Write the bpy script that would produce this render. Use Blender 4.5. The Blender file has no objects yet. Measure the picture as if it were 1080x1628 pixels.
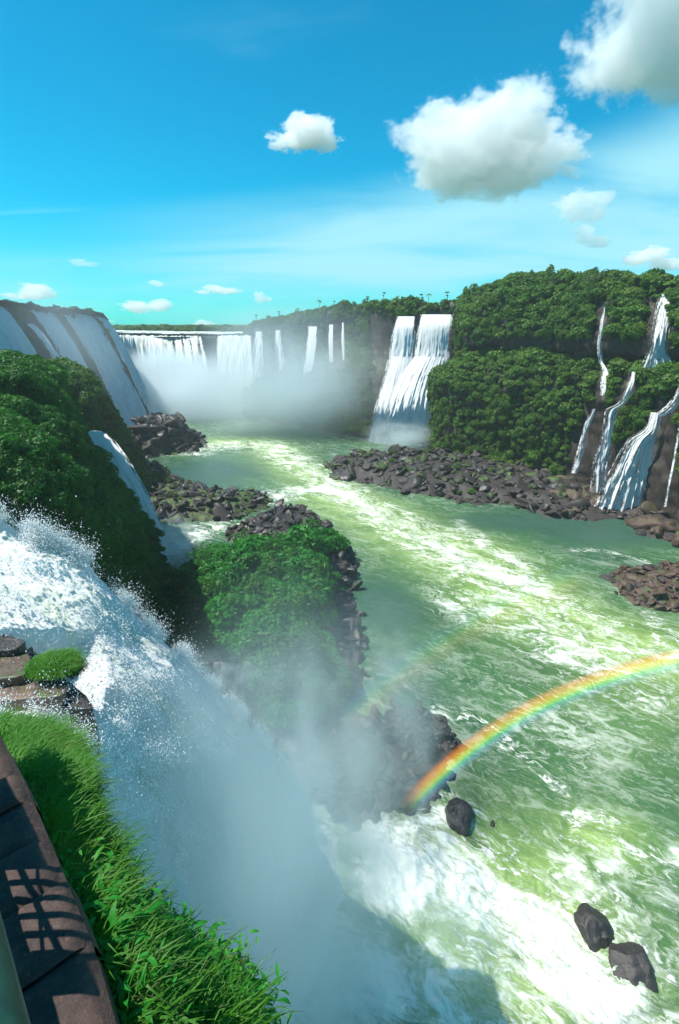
import bpy, math, random
import numpy as np
from mathutils import Vector, Matrix
C = bpy.context.scene.collection
SC = bpy.context.scene
rnd = random.Random(7)
R = np.random.RandomState(11)

# ---------------------------------------------------------------- camera, light, exposure
F = 780.0
PITCH = math.atan(299 / F)
CZ = 55.0                                    # camera height above the river
cam_d = bpy.data.cameras.new('camera')
cam = bpy.data.objects.new('camera', cam_d); C.objects.link(cam); SC.camera = cam
cam.location = (0, 0, CZ); cam.rotation_euler = (math.pi / 2 - PITCH, 0, 0)
cam_d.sensor_fit = 'VERTICAL'; cam_d.angle_y = 2 * math.atan(814 / F)
cam_d.clip_start = 0.05; cam_d.clip_end = 40000
SC.render.resolution_x = 679; SC.render.resolution_y = 1024

SUN_EL, SUN_AZ = math.radians(60.5), math.radians(-93.5)       # azimuth clockwise from +Y
sun_dir = Vector((math.sin(SUN_AZ) * math.cos(SUN_EL), math.cos(SUN_AZ) * math.cos(SUN_EL), math.sin(SUN_EL)))
sl = bpy.data.lights.new('sun', 'SUN'); sl.energy = 4.6; sl.angle = math.radians(0.5); sl.color = (1.0, 0.96, 0.88)
so = bpy.data.objects.new('sun', sl); C.objects.link(so)
so.rotation_euler = (-sun_dir).to_track_quat('-Z', 'Y').to_euler(); so.location = (0, 0, 300)

W = bpy.data.worlds.new('World'); SC.world = W; W.use_nodes = True
SC.view_settings.view_transform = 'Standard'; SC.view_settings.look = 'None'
SC.view_settings.exposure = 0.66; SC.view_settings.gamma = 1.0
try: SC.view_settings.use_curve_mapping = False
except Exception: pass
SC.render.engine = 'CYCLES'
SC.cycles.volume_bounces = 6; SC.cycles.max_bounces = 8; SC.cycles.transparent_max_bounces = 24

# ---------------------------------------------------------------- node helper
class NT:
    def __init__(s, tree): s.t = tree; s.n = tree.nodes; s.l = tree.links
    def new(s, typ, ins=None, **kw):
        n = s.n.new(typ)
        for k, v in kw.items(): setattr(n, k, v)
        for k, v in (ins or {}).items():
            sock = n.inputs[k]
            if isinstance(v, bpy.types.NodeSocket): s.l.new(v, sock)
            else: sock.default_value = v
        return n
    def math(s, op, a, b=0.0, c=0.0, clamp=False):
        n = s.new('ShaderNodeMath', {0: a, 1: b, 2: c}, operation=op); n.use_clamp = clamp; return n.outputs[0]
    def vmath(s, op, a, b=(0, 0, 0)):
        n = s.new('ShaderNodeVectorMath', {0: a, 1: b}, operation=op); return n.outputs['Value' if op in ('LENGTH', 'DOT_PRODUCT', 'DISTANCE') else 0]
    def scale(s, a, f):
        n = s.new('ShaderNodeVectorMath', {0: a, 'Scale': f}, operation='SCALE'); return n.outputs[0]
    def mix(s, f, a, b, blend='MIX'):
        n = s.new('ShaderNodeMix', data_type='RGBA', blend_type=blend, clamp_factor=True)
        for i, v in ((0, f), (6, a), (7, b)):
            if isinstance(v, bpy.types.NodeSocket): s.l.new(v, n.inputs[i])
            else: n.inputs[i].default_value = v if i == 0 else (tuple(v) + (1,))[:4]
        return n.outputs[2]
    def noise(s, vec, scale, detail=4, rough=.55, lac=2.0, dist=0.0, out=0):
        n = s.new('ShaderNodeTexNoise', {'Scale': scale, 'Detail': detail, 'Roughness': rough, 'Lacunarity': lac, 'Distortion': dist})
        s.l.new(vec, n.inputs['Vector']); return n.outputs[out]
    def ramp(s, f, lo, hi, a=0.0, b=1.0, smooth=True):
        n = s.new('ShaderNodeMapRange', {0: f, 1: lo, 2: hi, 3: a, 4: b}, clamp=True)
        if smooth: n.interpolation_type = 'SMOOTHSTEP'
        return n.outputs[0]

def mat(name):
    m = bpy.data.materials.new(name); m.use_nodes = True; m.node_tree.nodes.clear()
    return m, NT(m.node_tree)

# ---------------------------------------------------------------- world: sky with thin high cloud
w = NT(W.node_tree); w.n.clear()
sky = w.new('ShaderNodeTexSky', sky_type='NISHITA', sun_disc=False)
sky.sun_elevation = SUN_EL; sky.sun_rotation = SUN_AZ; sky.altitude = 200
sky.air_density = 1.0; sky.dust_density = 0.3; sky.ozone_density = 2.0
tc = w.new('ShaderNodeTexCoord')
tint = w.mix(1.0, sky.outputs[0], (0.02, .96, 1.10), 'MULTIPLY')
dirv = tc.outputs['Generated']
sep = w.new('ShaderNodeSeparateXYZ', {0: dirv})
zc = w.math('MAXIMUM', sep.outputs[2], 0.02)
zq = w.math('ADD', zc, 0.12)
px_ = w.math('DIVIDE', sep.outputs[0], zq); py_ = w.math('DIVIDE', sep.outputs[1], zq)
pl = w.new('ShaderNodeCombineXYZ', {0: px_, 1: w.math('MULTIPLY', py_, 1.0), 2: 0.0}).outputs[0]
rotm = w.new('ShaderNodeMapping', {'Vector': pl, 'Rotation': (0, 0, 0.5), 'Scale': (0.30, 0.62, 1)}).outputs[0]
ci = w.noise(rotm, 1.3, 6, .55, dist=.6); ci2 = w.noise(rotm, .6, 2, .5)
hor = w.math('SQRT', w.math('ADD', w.math('MULTIPLY', sep.outputs[0], sep.outputs[0]), w.math('MULTIPLY', sep.outputs[1], sep.outputs[1])))
tel = w.math('DIVIDE', sep.outputs[2], w.math('MAXIMUM', hor, .05))
azr = w.math('DIVIDE', sep.outputs[0], w.math('MAXIMUM', sep.outputs[1], .35))
upper = w.math('MULTIPLY_ADD', azr, .17, w.math('MULTIPLY_ADD', ci2, .22, .09))
veil = w.ramp(w.math('SUBTRACT', tel, upper), .05, -.06)
veil = w.math('MULTIPLY', veil, w.ramp(ci, .28, .62, .25, 1.0))
veil = w.math('MULTIPLY', veil, w.ramp(tel, .03, .09, .35, 1.0))
wisp = w.math('MULTIPLY', w.ramp(ci, .50, .72), w.ramp(tel, .75, .25, .0, .6))
cir = w.math('MAXIMUM', veil, wisp)
skyc = w.mix(w.math('MULTIPLY', cir, .92), tint, (3.1, 6.3, 7.1))
bg = w.new('ShaderNodeBackground', {0: skyc, 1: 0.092})
w.l.new(bg.outputs[0], w.new('ShaderNodeOutputWorld').inputs[0])

# ---------------------------------------------------------------- geometry helpers
cp, sp = math.cos(PITCH), math.sin(PITCH)
def P(u, v, y=None, z=None):
    """world point seen at photo pixel (u, v) at a forward distance y, or at a height z"""
    a = (u - 540) / F; b = (814 - v) / F
    d = np.array([a, cp + sp * b, -sp + cp * b])
    k = y / d[1] if y is not None else (z - CZ) / d[2]
    return np.array([0, 0, CZ]) + d * k
def proj(p):
    p = np.asarray(p, float); x = p[..., 0]; y = p[..., 1]; z = p[..., 2] - CZ
    f = cp * y - sp * z; up = sp * y + cp * z
    f = np.where(f < .1, .1, f)
    return 540 + F * x / f, 814 - F * up / f

def _h(ix, iy, iz, s):
    h = (ix * 374761393 + iy * 668265263 + iz * 2147483647 + s * 1274126177) & 0xffffffff
    h = ((h ^ (h >> 13)) * 1274126177) & 0xffffffff
    h = ((h ^ (h >> 16)) * 2246822519) & 0xffffffff
    return (h ^ (h >> 15)) & 0xffffffff
def noise3(p, seed=0):
    p = np.asarray(p, float); i = np.floor(p).astype(np.int64); f = p - i
    u = f * f * f * (f * (f * 6 - 15) + 10); out = 0
    for dx in (0, 1):
        for dy in (0, 1):
            for dz in (0, 1):
                h = _h(i[..., 0] + dx, i[..., 1] + dy, i[..., 2] + dz, seed)
                gx = ((h & 1023) / 511.5 - 1); gy = (((h >> 10) & 1023) / 511.5 - 1); gz = (((h >> 20) & 1023) / 511.5 - 1)
                g = gx * (f[..., 0] - dx) + gy * (f[..., 1] - dy) + gz * (f[..., 2] - dz)
                wx = u[..., 0] if dx else 1 - u[..., 0]; wy = u[..., 1] if dy else 1 - u[..., 1]; wz = u[..., 2] if dz else 1 - u[..., 2]
                out = out + g * wx * wy * wz
    return out
def fbm(p, sc=1.0, octv=4, seed=0, gain=.5, ridge=False):
    p = np.asarray(p, float) * sc; a = 1.0; o = 0; t = 0
    for k in range(octv):
        n = noise3(p, seed + k * 17)
        if ridge: n = .5 - np.abs(n) * 1.6
        o = o + a * n; t += a; a *= gain; p = p * 2.03 + 7.1
    return o / t * (1.0 if ridge else 1.6)
def ss(a, b, x):
    t = np.clip((x - a) / (b - a), 0, 1); return t * t * (3 - 2 * t)

def mesh(name, V, Fc, m=None, smooth=False, attrs=None, cols=None):
    me = bpy.data.meshes.new(name)
    V = np.asarray(V, np.float32).reshape(-1, 3); Fc = np.asarray(Fc, np.int32)
    nf, k = Fc.shape
    me.vertices.add(len(V)); me.vertices.foreach_set('co', V.ravel())
    me.loops.add(nf * k); me.loops.foreach_set('vertex_index', Fc.ravel())
    me.polygons.add(nf); me.polygons.foreach_set('loop_start', np.arange(0, nf * k, k, dtype=np.int32))
    try: me.polygons.foreach_set('loop_total', np.full(nf, k, np.int32))
    except Exception: pass
    me.update(calc_edges=True)
    if smooth: me.polygons.foreach_set('use_smooth', np.ones(nf, bool))
    for kx, a in (attrs or {}).items():
        a = np.asarray(a, np.float32)
        if a.ndim == 1:
            at = me.attributes.new(kx, 'FLOAT', 'POINT'); at.data.foreach_set('value', a)
        else:
            at = me.attributes.new(kx, 'FLOAT_VECTOR', 'POINT'); at.data.foreach_set('vector', a.ravel())
    if m: me.materials.append(m)
    me.validate(); return me
def link(name, me, parent=None, loc=(0, 0, 0), rot=(0, 0, 0), sc=(1, 1, 1)):
    o = bpy.data.objects.new(name, me); C.objects.link(o)
    o.location = loc; o.rotation_euler = rot; o.scale = sc if hasattr(sc, '__len__') else (sc, sc, sc)
    if parent: o.parent = parent
    return o
def tag(o, label=None, cat=None, group=None, kind=None):
    if label: o['label'] = label
    if cat: o['category'] = cat
    if group: o['group'] = group
    if kind: o['kind'] = kind
    return o
def gridfaces(nu, nv, flip=False):
    i = np.arange(nu - 1)[:, None] * nv + np.arange(nv - 1)[None, :]
    q = np.stack([i, i + nv, i + nv + 1, i + 1], -1).reshape(-1, 4)
    return q[:, ::-1] if flip else q
def crom(A, n):
    """Catmull-Rom resample of array A (k, ...) to n samples along axis 0"""
    A = np.asarray(A, float); k = len(A)
    t = np.linspace(0, k - 1, n); i = np.clip(np.floor(t).astype(int), 0, k - 2); f = (t - i)
    f = f.reshape((-1,) + (1,) * (A.ndim - 1))
    g = lambda j: A[np.clip(j, 0, k - 1)]
    p0, p1, p2, p3 = g(i - 1), g(i), g(i + 1), g(i + 2)
    return .5 * (2 * p1 + (p2 - p0) * f + (2 * p0 - 5 * p1 + 4 * p2 - p3) * f ** 2 + (3 * p1 - p0 - 3 * p2 + p3) * f ** 3)
def loft(cols, nu, nv):
    A = np.array([[np.asarray(p, float) for p in c] for c in cols])       # (cols, rows, 3)
    A = crom(A, nu); A = crom(A.transpose(1, 0, 2), nv).transpose(1, 0, 2)
    return A
def normals(G):
    a = np.gradient(G, axis=0); b = np.gradient(G, axis=1)
    n = np.cross(a, b); return n / (np.linalg.norm(n, axis=-1, keepdims=True) + 1e-9)
def toward(N, G, ref):
    s = np.sign(((ref - G) * N).sum(-1, keepdims=True)); return N * np.where(s == 0, 1, s)

# ---------------------------------------------------------------- materials
def rock_mat(name, c1, c2, c3, sc=.35, moss=0.0, rough=.7, mossc=(.05, .09, .015)):
    m, t = mat(name); g = t.new('ShaderNodeNewGeometry'); pos = g.outputs['Position']
    oi = t.new('ShaderNodeObjectInfo')
    off = t.vmath('ADD', pos, t.scale(oi.outputs['Location'], 0.37))
    a = t.noise(off, sc, 6, .62); b = t.noise(off, sc * 5, 5, .65); c = t.noise(off, sc * 22, 4, .7)
    col = t.mix(t.ramp(a, .38, .62), c1, c2); col = t.mix(t.ramp(b, .5, .72), col, c3)
    col = t.mix(t.ramp(c, .45, .75, 0, .5), col, tuple(x * .35 for x in c1))
    col = t.mix(t.math('MULTIPLY', oi.outputs['Random'], .45), col, tuple(x * .5 for x in c2))
    if moss:
        nz = t.new('ShaderNodeSeparateXYZ', {0: g.outputs['Normal']}).outputs[2]
        mk = t.math('MULTIPLY', t.ramp(nz, .2, .8), t.ramp(t.noise(pos, sc * 1.7, 5, .6), .56 - moss * .22, .66 - moss * .18))
        col = t.mix(mk, col, mossc)
    h = t.math('ADD', t.math('MULTIPLY', b, .6), t.math('MULTIPLY', c, .4))
    bp = t.new('ShaderNodeBump', {'Height': h, 'Strength': .8, 'Distance': .6 / (sc * 10)})
    bs = t.new('ShaderNodeBsdfPrincipled', {'Base Color': col, 'Roughness': t.ramp(b, .3, .7, rough - .2, rough + .15), 'Normal': bp.outputs[0]})
    t.l.new(bs.outputs[0], t.new('ShaderNodeOutputMaterial').inputs[0]); return m
M_rock = rock_mat('basalt', (0.022, 0.017, 0.017), (0.045, 0.035, 0.030), (0.079, 0.063, 0.054), .45)
M_rockmoss = rock_mat('mossy_basalt', (0.021, 0.019, 0.015), (0.038, 0.032, 0.024), (0.064, 0.049, 0.038), .3, .6)
M_redrock = rock_mat('red_brown_basalt', (0.054, 0.030, 0.023), (0.108, 0.065, 0.047), (0.173, 0.112, 0.086), .5, .15, .65)
M_darkrock = rock_mat('wet_dark_basalt', (0.018, 0.016, 0.016), (0.040, 0.034, 0.032), (0.068, 0.056, 0.048), .4, 0, .45)
M_cliff = rock_mat('cliff_basalt', (0.020, 0.016, 0.014), (0.052, 0.034, 0.026), (0.096, 0.060, 0.042), .3, .3, .7, (.04, .085, .015))
M_soil = rock_mat('overgrown_ground', (.012, .03, .008), (.03, .055, .015), (.05, .06, .025), .3, .9, .9, (.03, .08, .012))

def leaf_mat(name, ca, cb, cc, trans=.35):
    m, t = mat(name); oi = t.new('ShaderNodeObjectInfo'); g = t.new('ShaderNodeNewGeometry')
    big = t.noise(g.outputs['Position'], .09, 3, .6)
    fine = t.noise(g.outputs['Position'], 1.3, 3, .6)
    col = t.mix(t.math('MULTIPLY_ADD', oi.outputs['Random'], .6, t.math('MULTIPLY', t.ramp(big, .35, .65), .4)), ca, cb)
    col = t.mix(t.ramp(fine, .52, .75, 0, .7), col, cc)
    col = t.mix(t.math('MULTIPLY', g.outputs['Random Per Island'], .35), col, tuple(x * .45 for x in ca))
    bs = t.new('ShaderNodeBsdfPrincipled', {'Base Color': col, 'Roughness': .55, 'Specular IOR Level': .35})
    tr = t.new('ShaderNodeBsdfTranslucent', {'Color': t.mix(1, col, (.9, 1.25, .5), 'MULTIPLY')})
    mx = t.new('ShaderNodeMixShader', {0: trans, 1: bs.outputs[0], 2: tr.outputs[0]})
    t.l.new(mx.outputs[0], t.new('ShaderNodeOutputMaterial').inputs[0]); return m
M_leaf_near = leaf_mat('leaf_deep_green', (.020, .115, .014), (.055, .22, .016), (.14, .28, .02))
M_leaf_isl = leaf_mat('leaf_bright_green', (.012, .13, .015), (.03, .24, .015), (.10, .33, .03))
M_leaf_far = leaf_mat('leaf_olive_green', (.038, .135, .013), (.12, .24, .018), (.22, .26, .04))
M_leaf_dry = leaf_mat('leaf_dry_olive', (.035, .075, .018), (.075, .12, .025), (.14, .15, .04))
M_blade = leaf_mat('grass_blade', (.05, .20, .015), (.10, .30, .02), (.25, .34, .07), .45)
M_herb = leaf_mat('herb_leaf', (.015, .22, .02), (.04, .34, .03), (.10, .38, .03), .45)
def plain(name, col, rough=.7, metal=0.0, nsc=20, var=.3):
    m, t = mat(name); g = t.new('ShaderNodeNewGeometry'); n = t.noise(g.outputs['Position'], nsc, 5, .6)
    c = t.mix(t.ramp(n, .35, .7, 0, var), col, tuple(x * .3 for x in col))
    bp = t.new('ShaderNodeBump', {'Height': n, 'Strength': .25, 'Distance': .01})
    bs = t.new('ShaderNodeBsdfPrincipled', {'Base Color': c, 'Roughness': rough, 'Metallic': metal, 'Normal': bp.outputs[0]})
    t.l.new(bs.outputs[0], t.new('ShaderNodeOutputMaterial').inputs[0]); return m
M_bark = plain('bark', (.09, .07, .05), .9, 0, 4)

# falling water: white, aerated, with streaks that open into gaps at the thin places
def fall_mat(name, gap=.5, hold=(-.25, 0.0), tone=(.88, .90, .90), green=0.0, vs=1.0, rough=.55, us=1.0):
    m, t = mat(name)
    at = t.new('ShaderNodeAttribute', attribute_name='flow').outputs['Vector']   # (across m, along m, edge 0..1)
    s = t.new('ShaderNodeSeparateXYZ', {0: at})
    v1 = t.new('ShaderNodeCombineXYZ', {0: t.math('MULTIPLY', s.outputs[0], us), 1: t.math('MULTIPLY', s.outputs[1], .10 * vs), 2: 0.0}).outputs[0]
    v2 = t.new('ShaderNodeCombineXYZ', {0: t.math('MULTIPLY', s.outputs[0], us), 1: t.math('MULTIPLY', s.outputs[1], .35 * vs), 2: 3.0}).outputs[0]
    n1 = t.noise(v1, .55, 6, .65, dist=.3); n2 = t.noise(v2, 1.9, 4, .7); 
    den = t.math('ADD', t.math('MULTIPLY', n1, .65), t.math('MULTIPLY', n2, .35))
    thr = t.math('MULTIPLY_ADD', s.outputs[2], -.42 * gap + hold[0], .50 + .16 * gap + hold[1])
    al = t.ramp(t.math('SUBTRACT', den, thr), -.07, .07)
    col = t.mix(t.ramp(den, .34, .62), tuple(x * (.80 if not green else .62) for x in tone), tone)
    if green: col = t.mix(t.math('MULTIPLY', t.ramp(n1, .56, .40), green), col, (.30, .42, .22))
    bp = t.new('ShaderNodeBump', {'Height': den, 'Strength': .55, 'Distance': .6})
    nrm = t.vmath('NORMALIZE', t.vmath('ADD', t.scale(bp.outputs[0], .75), (-.15, -.1, .9)))
    bs = t.new('ShaderNodeBsdfPrincipled', {'Base Color': col, 'Roughness': rough, 'Normal': nrm, 'Specular IOR Level': .2})
    tl = t.new('ShaderNodeBsdfTranslucent', {'Color': col})
    mx = t.new('ShaderNodeMixShader', {0: .25, 1: bs.outputs[0], 2: tl.outputs[0]})
    tr = t.new('ShaderNodeBsdfTransparent')
    m2 = t.new('ShaderNodeMixShader', {0: al, 1: tr.outputs[0], 2: mx.outputs[0]})
    t.l.new(m2.outputs[0], t.new('ShaderNodeOutputMaterial').inputs[0]); return m
M_fall = fall_mat('falling_water', .45)
M_fall_thin = fall_mat('thin_falling_water', .6, (.14, -.06), us=1.5, vs=2.2)
M_fall_far = fall_mat('far_falling_water', .35, green=.35, us=.6, vs=1.2)

# ---------------------------------------------------------------- river
def seg_dist(X, Y, pts):
    best = np.full(X.shape, 1e9); bs = np.zeros(X.shape); acc = 0
    for (x0, y0), (x1, y1) in zip(pts[:-1], pts[1:]):
        dx, dy = x1 - x0, y1 - y0; L = math.hypot(dx, dy)
        t = np.clip(((X - x0) * dx + (Y - y0) * dy) / (L * L), 0, 1)
        d = np.hypot(X - x0 - t * dx, Y - y0 - t * dy)
        s = d < best; best = np.where(s, d, best); bs = np.where(s, acc + t * L, bs); acc += L
    return best, bs
def G0(l, z=0): return [tuple(P(u, v, z=z)[:2]) for u, v in l]
def build_river():
    ys = np.concatenate([[8], np.geomspace(14, 420, 620)]); us_ = np.linspace(-1.05, 1.15, 560)
    Y = np.repeat(ys[:, None], len(us_), 1); X = us_[None, :] * (Y * .95 + 12)
    def g(u, v, ru, rv=None):          # soft spot by photo location on the water, size in metres
        p = P(u, v, z=0); rv = rv or ru
        return np.exp(-(((X - p[0]) / ru) ** 2 + ((Y - p[1]) / rv) ** 2))
    def band(l, wd):
        d, _ = seg_dist(X, Y, G0(l)); return np.exp(-(d / wd) ** 2)
    Qx = np.stack([X, Y, X * 0], -1)
    cur = band([(300, 705), (420, 700), (455, 735), (545, 790), (650, 835), (760, 885), (850, 955), (960, 1010), (1110, 1060)], 12)
    cur = np.maximum(cur, .9 * band([(520, 790), (640, 850), (740, 900), (820, 960)], 13))
    # white water weight
    fo = .9 * band([(300, 712), (420, 705), (450, 725), (545, 780)], 9)
    fo = np.maximum(fo, 1.0 * band([(430, 790), (520, 775), (600, 810), (700, 850)], 7))
    fo = np.maximum(fo, 1.0 * band([(600, 815), (720, 880), (800, 920)], 9))
    fo = np.maximum(fo, .95 * band([(730, 830), (770, 870), (830, 900), (870, 950)], 3.4))
    fo = np.maximum(fo, 1.0 * band([(893, 965), (910, 1000), (928, 1018)], 1.1))
    fo = np.maximum(fo, .8 * band([(930, 1010), (985, 1005)], 1.5))
    fo = np.maximum(fo, .8 * band([(1035, 980), (1055, 1005)], 2.0))
    fo = np.maximum(fo, .7 * band([(850, 950), (960, 1010), (1080, 1040)], 8))
    fo = np.maximum(fo, .8 * band([(910, 873), (960, 875), (1000, 885), (1030, 893)], 1.0))
    fo = np.maximum(fo, .75 * band([(260, 870), (320, 845), (370, 835)], 6))
    fo = np.maximum(fo, 1.0 * band([(255, 720), (330, 722)], 3.5))
    fo = np.maximum(fo, .5 * band([(700, 950), (790, 975), (1000, 1090)], 9))
    fo = np.maximum(fo, .9 * band([(600, 700), (700, 702)], 5))
    fo = np.maximum(fo, 1.45 * g(625, 1390, 6.5, 7.5))
    fo = np.maximum(fo, 1.12 * band([(600, 1330), (740, 1420), (860, 1490), (960, 1580)], 7.0))
    fo = np.maximum(fo, .8 * band([(700, 1628), (850, 1560)], 6.5))
    fo = np.maximum(fo, .85 * band([(700, 1130), (760, 1140), (810, 1185)], 1.4))
    fo = np.maximum(fo, .8 * band([(810, 1180), (900, 1260)], 1.2))
    fo = np.maximum(fo, .85 * band([(905, 1345), (910, 1300), (960, 1300), (1010, 1350), (1080, 1365)], 1.2))
    fo = np.maximum(fo, .8 * band([(905, 1345), (940, 1400), (1000, 1440)], 1.3))
    fo = np.maximum(fo, .8 * g(690, 1270, 2.2)); fo = np.maximum(fo, .30 * g(900, 1150, 20, 18))
    fo = np.maximum(fo, .36 * g(950, 1400, 16, 10))
    fo = np.maximum(fo, 1.15 * g(940, 1480, 3.0)); fo = np.maximum(fo, 1.1 * g(1000, 1550, 3.2)); fo = np.maximum(fo, 1.15 * g(725, 1305, 3.2)); fo = np.maximum(fo, 1.2 * g(600, 1560, 7, 6))
    fo = np.maximum(fo, .20)
    calm = np.maximum.reduce([g(850, 830, 34, 8), g(960, 850, 20, 9), g(330, 750, 22, 20), g(450, 690, 30, 12) * .5, g(620, 960, 9, 12) * .9])
    aer = np.clip(cur * .95 + .85 * g(700, 1400, 14, 10) + .7 * g(850, 1530, 12, 8) + .85 * g(960, 1330, 5, 3) + .25 * g(1000, 1150, 16), 0, 1)
    aer = aer * (1 - .7 * calm)
    fo = fo * (1 - .85 * np.clip(calm, 0, 1)) + 0.0
    far = ss(230, 290, Y); aer *= 1 - .6 * far
    # flow coordinates: along the current and away from it
    d1, s1 = seg_dist(X, Y, G0([(250, 700), (420, 700), (455, 735), (545, 790), (650, 835), (760, 885), (900, 985), (1200, 1150)]))
    near = ss(62, 46, Y)
    ang = .55
    fx = X * math.cos(ang) - Y * math.sin(ang); fy = X * math.sin(ang) + Y * math.cos(ang)
    flow = np.stack([fx, fy, near], -1)
    amp = .16 + 1.05 * np.clip(fo, 0, 1) ** 1.5
    sc = 1 / np.clip(Y * .02, .9, 4)
    Z = amp * (fbm(Qx, .16, 4, 3) * 1.3 + .55 * fbm(Qx, .55, 3, 9, ridge=True) * ss(200, 60, Y) - .15)
    Z += 1.6 * band([(520, 770), (600, 800)], 4) * (fbm(Qx, .15, 3, 5) + .3) + 1.2 * g(640, 1400, 5) * (.4 + fbm(Qx, .4, 4, 8))
    V = np.stack([X, Y, Z], -1)
    me = mesh('river', V.reshape(-1, 3), gridfaces(len(ys), len(us_), True), None, True,
              {'foam': fo.ravel(), 'aer': aer.ravel(), 'calm': np.clip(calm, 0, 1).ravel(), 'flow': flow.reshape(-1, 3)})
    m, t = mat('river_water'); A = lambda n, o='Fac': t.new('ShaderNodeAttribute', attribute_name=n).outputs[o]
    fl = A('flow', 'Vector'); s = t.new('ShaderNodeSeparateXYZ', {0: fl})
    base = t.new('ShaderNodeCombineXYZ', {0: t.math('MULTIPLY', s.outputs[0], .5), 1: s.outputs[1], 2: 0.0}).outputs[0]
    wv = t.new('ShaderNodeTexNoise', {'Scale': .13, 'Detail': 3.0, 'Roughness': .55}); t.l.new(base, wv.inputs['Vector'])
    wrp = t.scale(t.vmath('SUBTRACT', wv.outputs['Color'], (.5, .5, .5)), 9.0)
    wv2 = t.new('ShaderNodeTexNoise', {'Scale': .6, 'Detail': 3.0, 'Roughness': .6}); t.l.new(base, wv2.inputs['Vector'])
    wrp2 = t.scale(t.vmath('SUBTRACT', wv2.outputs['Color'], (.5, .5, .5)), 2.2)
    q = t.vmath('ADD', t.vmath('ADD', base, wrp), wrp2)
    def ridge(sc, det, wdt):
        n = t.noise(q, sc, det, .5); a = t.math('ABSOLUTE', t.math('SUBTRACT', n, .5)); return t.ramp(a, wdt, 0.0)
    r1 = ridge(.16, 4, .055); r2 = ridge(.45, 4, .06); r3 = ridge(1.3, 3, .09)
    br = t.noise(q, .25, 5, .6); br2 = t.noise(q, 1.6, 5, .7)
    foam = A('foam'); aer = A('aer'); calm = A('calm')
    lines = t.math('MAXIMUM', t.math('MULTIPLY', r1, t.ramp(br, .40, .58)), t.math('MULTIPLY', r2, t.ramp(br2, .40, .60)))
    lines = t.math('MAXIMUM', lines, t.math('MULTIPLY', t.math('MULTIPLY', r3, t.ramp(br, .45, .6)), .6))
    lw = t.math('MULTIPLY', lines, t.ramp(foam, .06, .55))
    solid = t.ramp(t.math('ADD', t.math('MULTIPLY', foam, .60), t.math('MULTIPLY_ADD', br2, .60, t.math('MULTIPLY', br, .42))), .95, 1.20)
    wht = t.math('MAXIMUM', lw, solid, clamp=True)
    wht = t.math('MULTIPLY', wht, t.math('SUBTRACT', 1.0, t.math('MULTIPLY', calm, .8)))
    big = t.noise(base, .055, 4, .6)
    col = t.mix(t.ramp(big, .35, .65), (.014, .072, .032), (.040, .125, .045))
    col = t.mix(calm, col, (.042, .10, .075))
    col = t.mix(t.math('MULTIPLY', aer, t.ramp(br, .25, .6, .45, 1.0)), col, (.27, .40, .10))
    col = t.mix(t.math('MULTIPLY', t.ramp(br2, .4, .8), t.math('MULTIPLY', foam, .55)), col, (.40, .52, .27))
    col = t.mix(wht, col, (.84, .86, .80))
    h = t.math('ADD', t.math('MULTIPLY', br2, .5), t.math('ADD', t.math('MULTIPLY', br, .8), t.math('MULTIPLY', wht, .25)))
    hf = t.noise(base, 3.5, 4, .6)
    h = t.math('MULTIPLY_ADD', hf, .22, h)
    bp = t.new('ShaderNodeBump', {'Height': h, 'Strength': .75, 'Distance': .55})
    bs = t.new('ShaderNodeBsdfPrincipled', {'Base Color': col, 'Roughness': t.math('MULTIPLY_ADD', wht, .45, .22), 'IOR': 1.33, 'Normal': bp.outputs[0]})
    t.l.new(bs.outputs[0], t.new('ShaderNodeOutputMaterial').inputs[0])
    me.materials.append(m); tag(link('river', me), kind='structure')
build_river()

# ---------------------------------------------------------------- foliage prototypes
def crown_mesh(name, seed, rx=1.0, rz=.75, n=700, leaf=.16, lobes=9, m=None):
    r = np.random.RandomState(seed)
    c = r.normal(size=(lobes, 3)); c /= np.linalg.norm(c, axis=1, keepdims=True); c *= r.uniform(.25, .62, (lobes, 1)); c[:, 2] = np.abs(c[:, 2]) * rz
    rad = r.uniform(.30, .52, lobes)
    li = r.randint(lobes, size=n); d = r.normal(size=(n, 3)); d[:, 2] = d[:, 2] + .35; d /= np.linalg.norm(d, axis=1, keepdims=True)
    p = c[li] + d * (rad[li] * r.uniform(.72, 1.05, n))[:, None]; p[:, 2] = p[:, 2] * rz
    p[:, :2] *= rx
    nn = d + r.normal(size=(n, 3)) * .55; nn[:, 2] += .25; nn /= np.linalg.norm(nn, axis=1, keepdims=True)
    a = np.cross(nn, r.normal(size=(n, 3))); a /= np.linalg.norm(a, axis=1, keepdims=True); b = np.cross(nn, a)
    s = leaf * r.uniform(.6, 1.35, n)[:, None]
    V = np.stack([p - a * s, p + b * s * .45 + nn * s * .12, p + a * s, p - b * s * .45 + nn * s * .12], 1).reshape(-1, 3)
    Fc = np.arange(4 * n).reshape(n, 4)
    return mesh(name, V, Fc, m)
def crown_set(base, k, seed, n, leaf, m):
    return [crown_mesh(base, seed + i, 1, .8, n, leaf, 8 + i, m) for i in range(k)]
CR_near = crown_set('foliage_near', 5, 100, 1500, .085, M_leaf_near)
CR_isl = crown_set('foliage_island', 5, 200, 1300, .10, M_leaf_isl) + [crown_mesh('foliage_island', 233, 1.2, .5, 900, .14, 14, M_leaf_isl), crown_mesh('foliage_island', 234, .9, 1.2, 900, .09, 14, M_leaf_near)]
CR_far = crown_set('foliage_far', 5, 300, 650, .15, M_leaf_far) + [crown_mesh('foliage_far', 333, 1.25, .45, 600, .17, 14, M_leaf_far), crown_mesh('foliage_far', 334, .7, 1.3, 600, .13, 12, M_leaf_far)]
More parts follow.
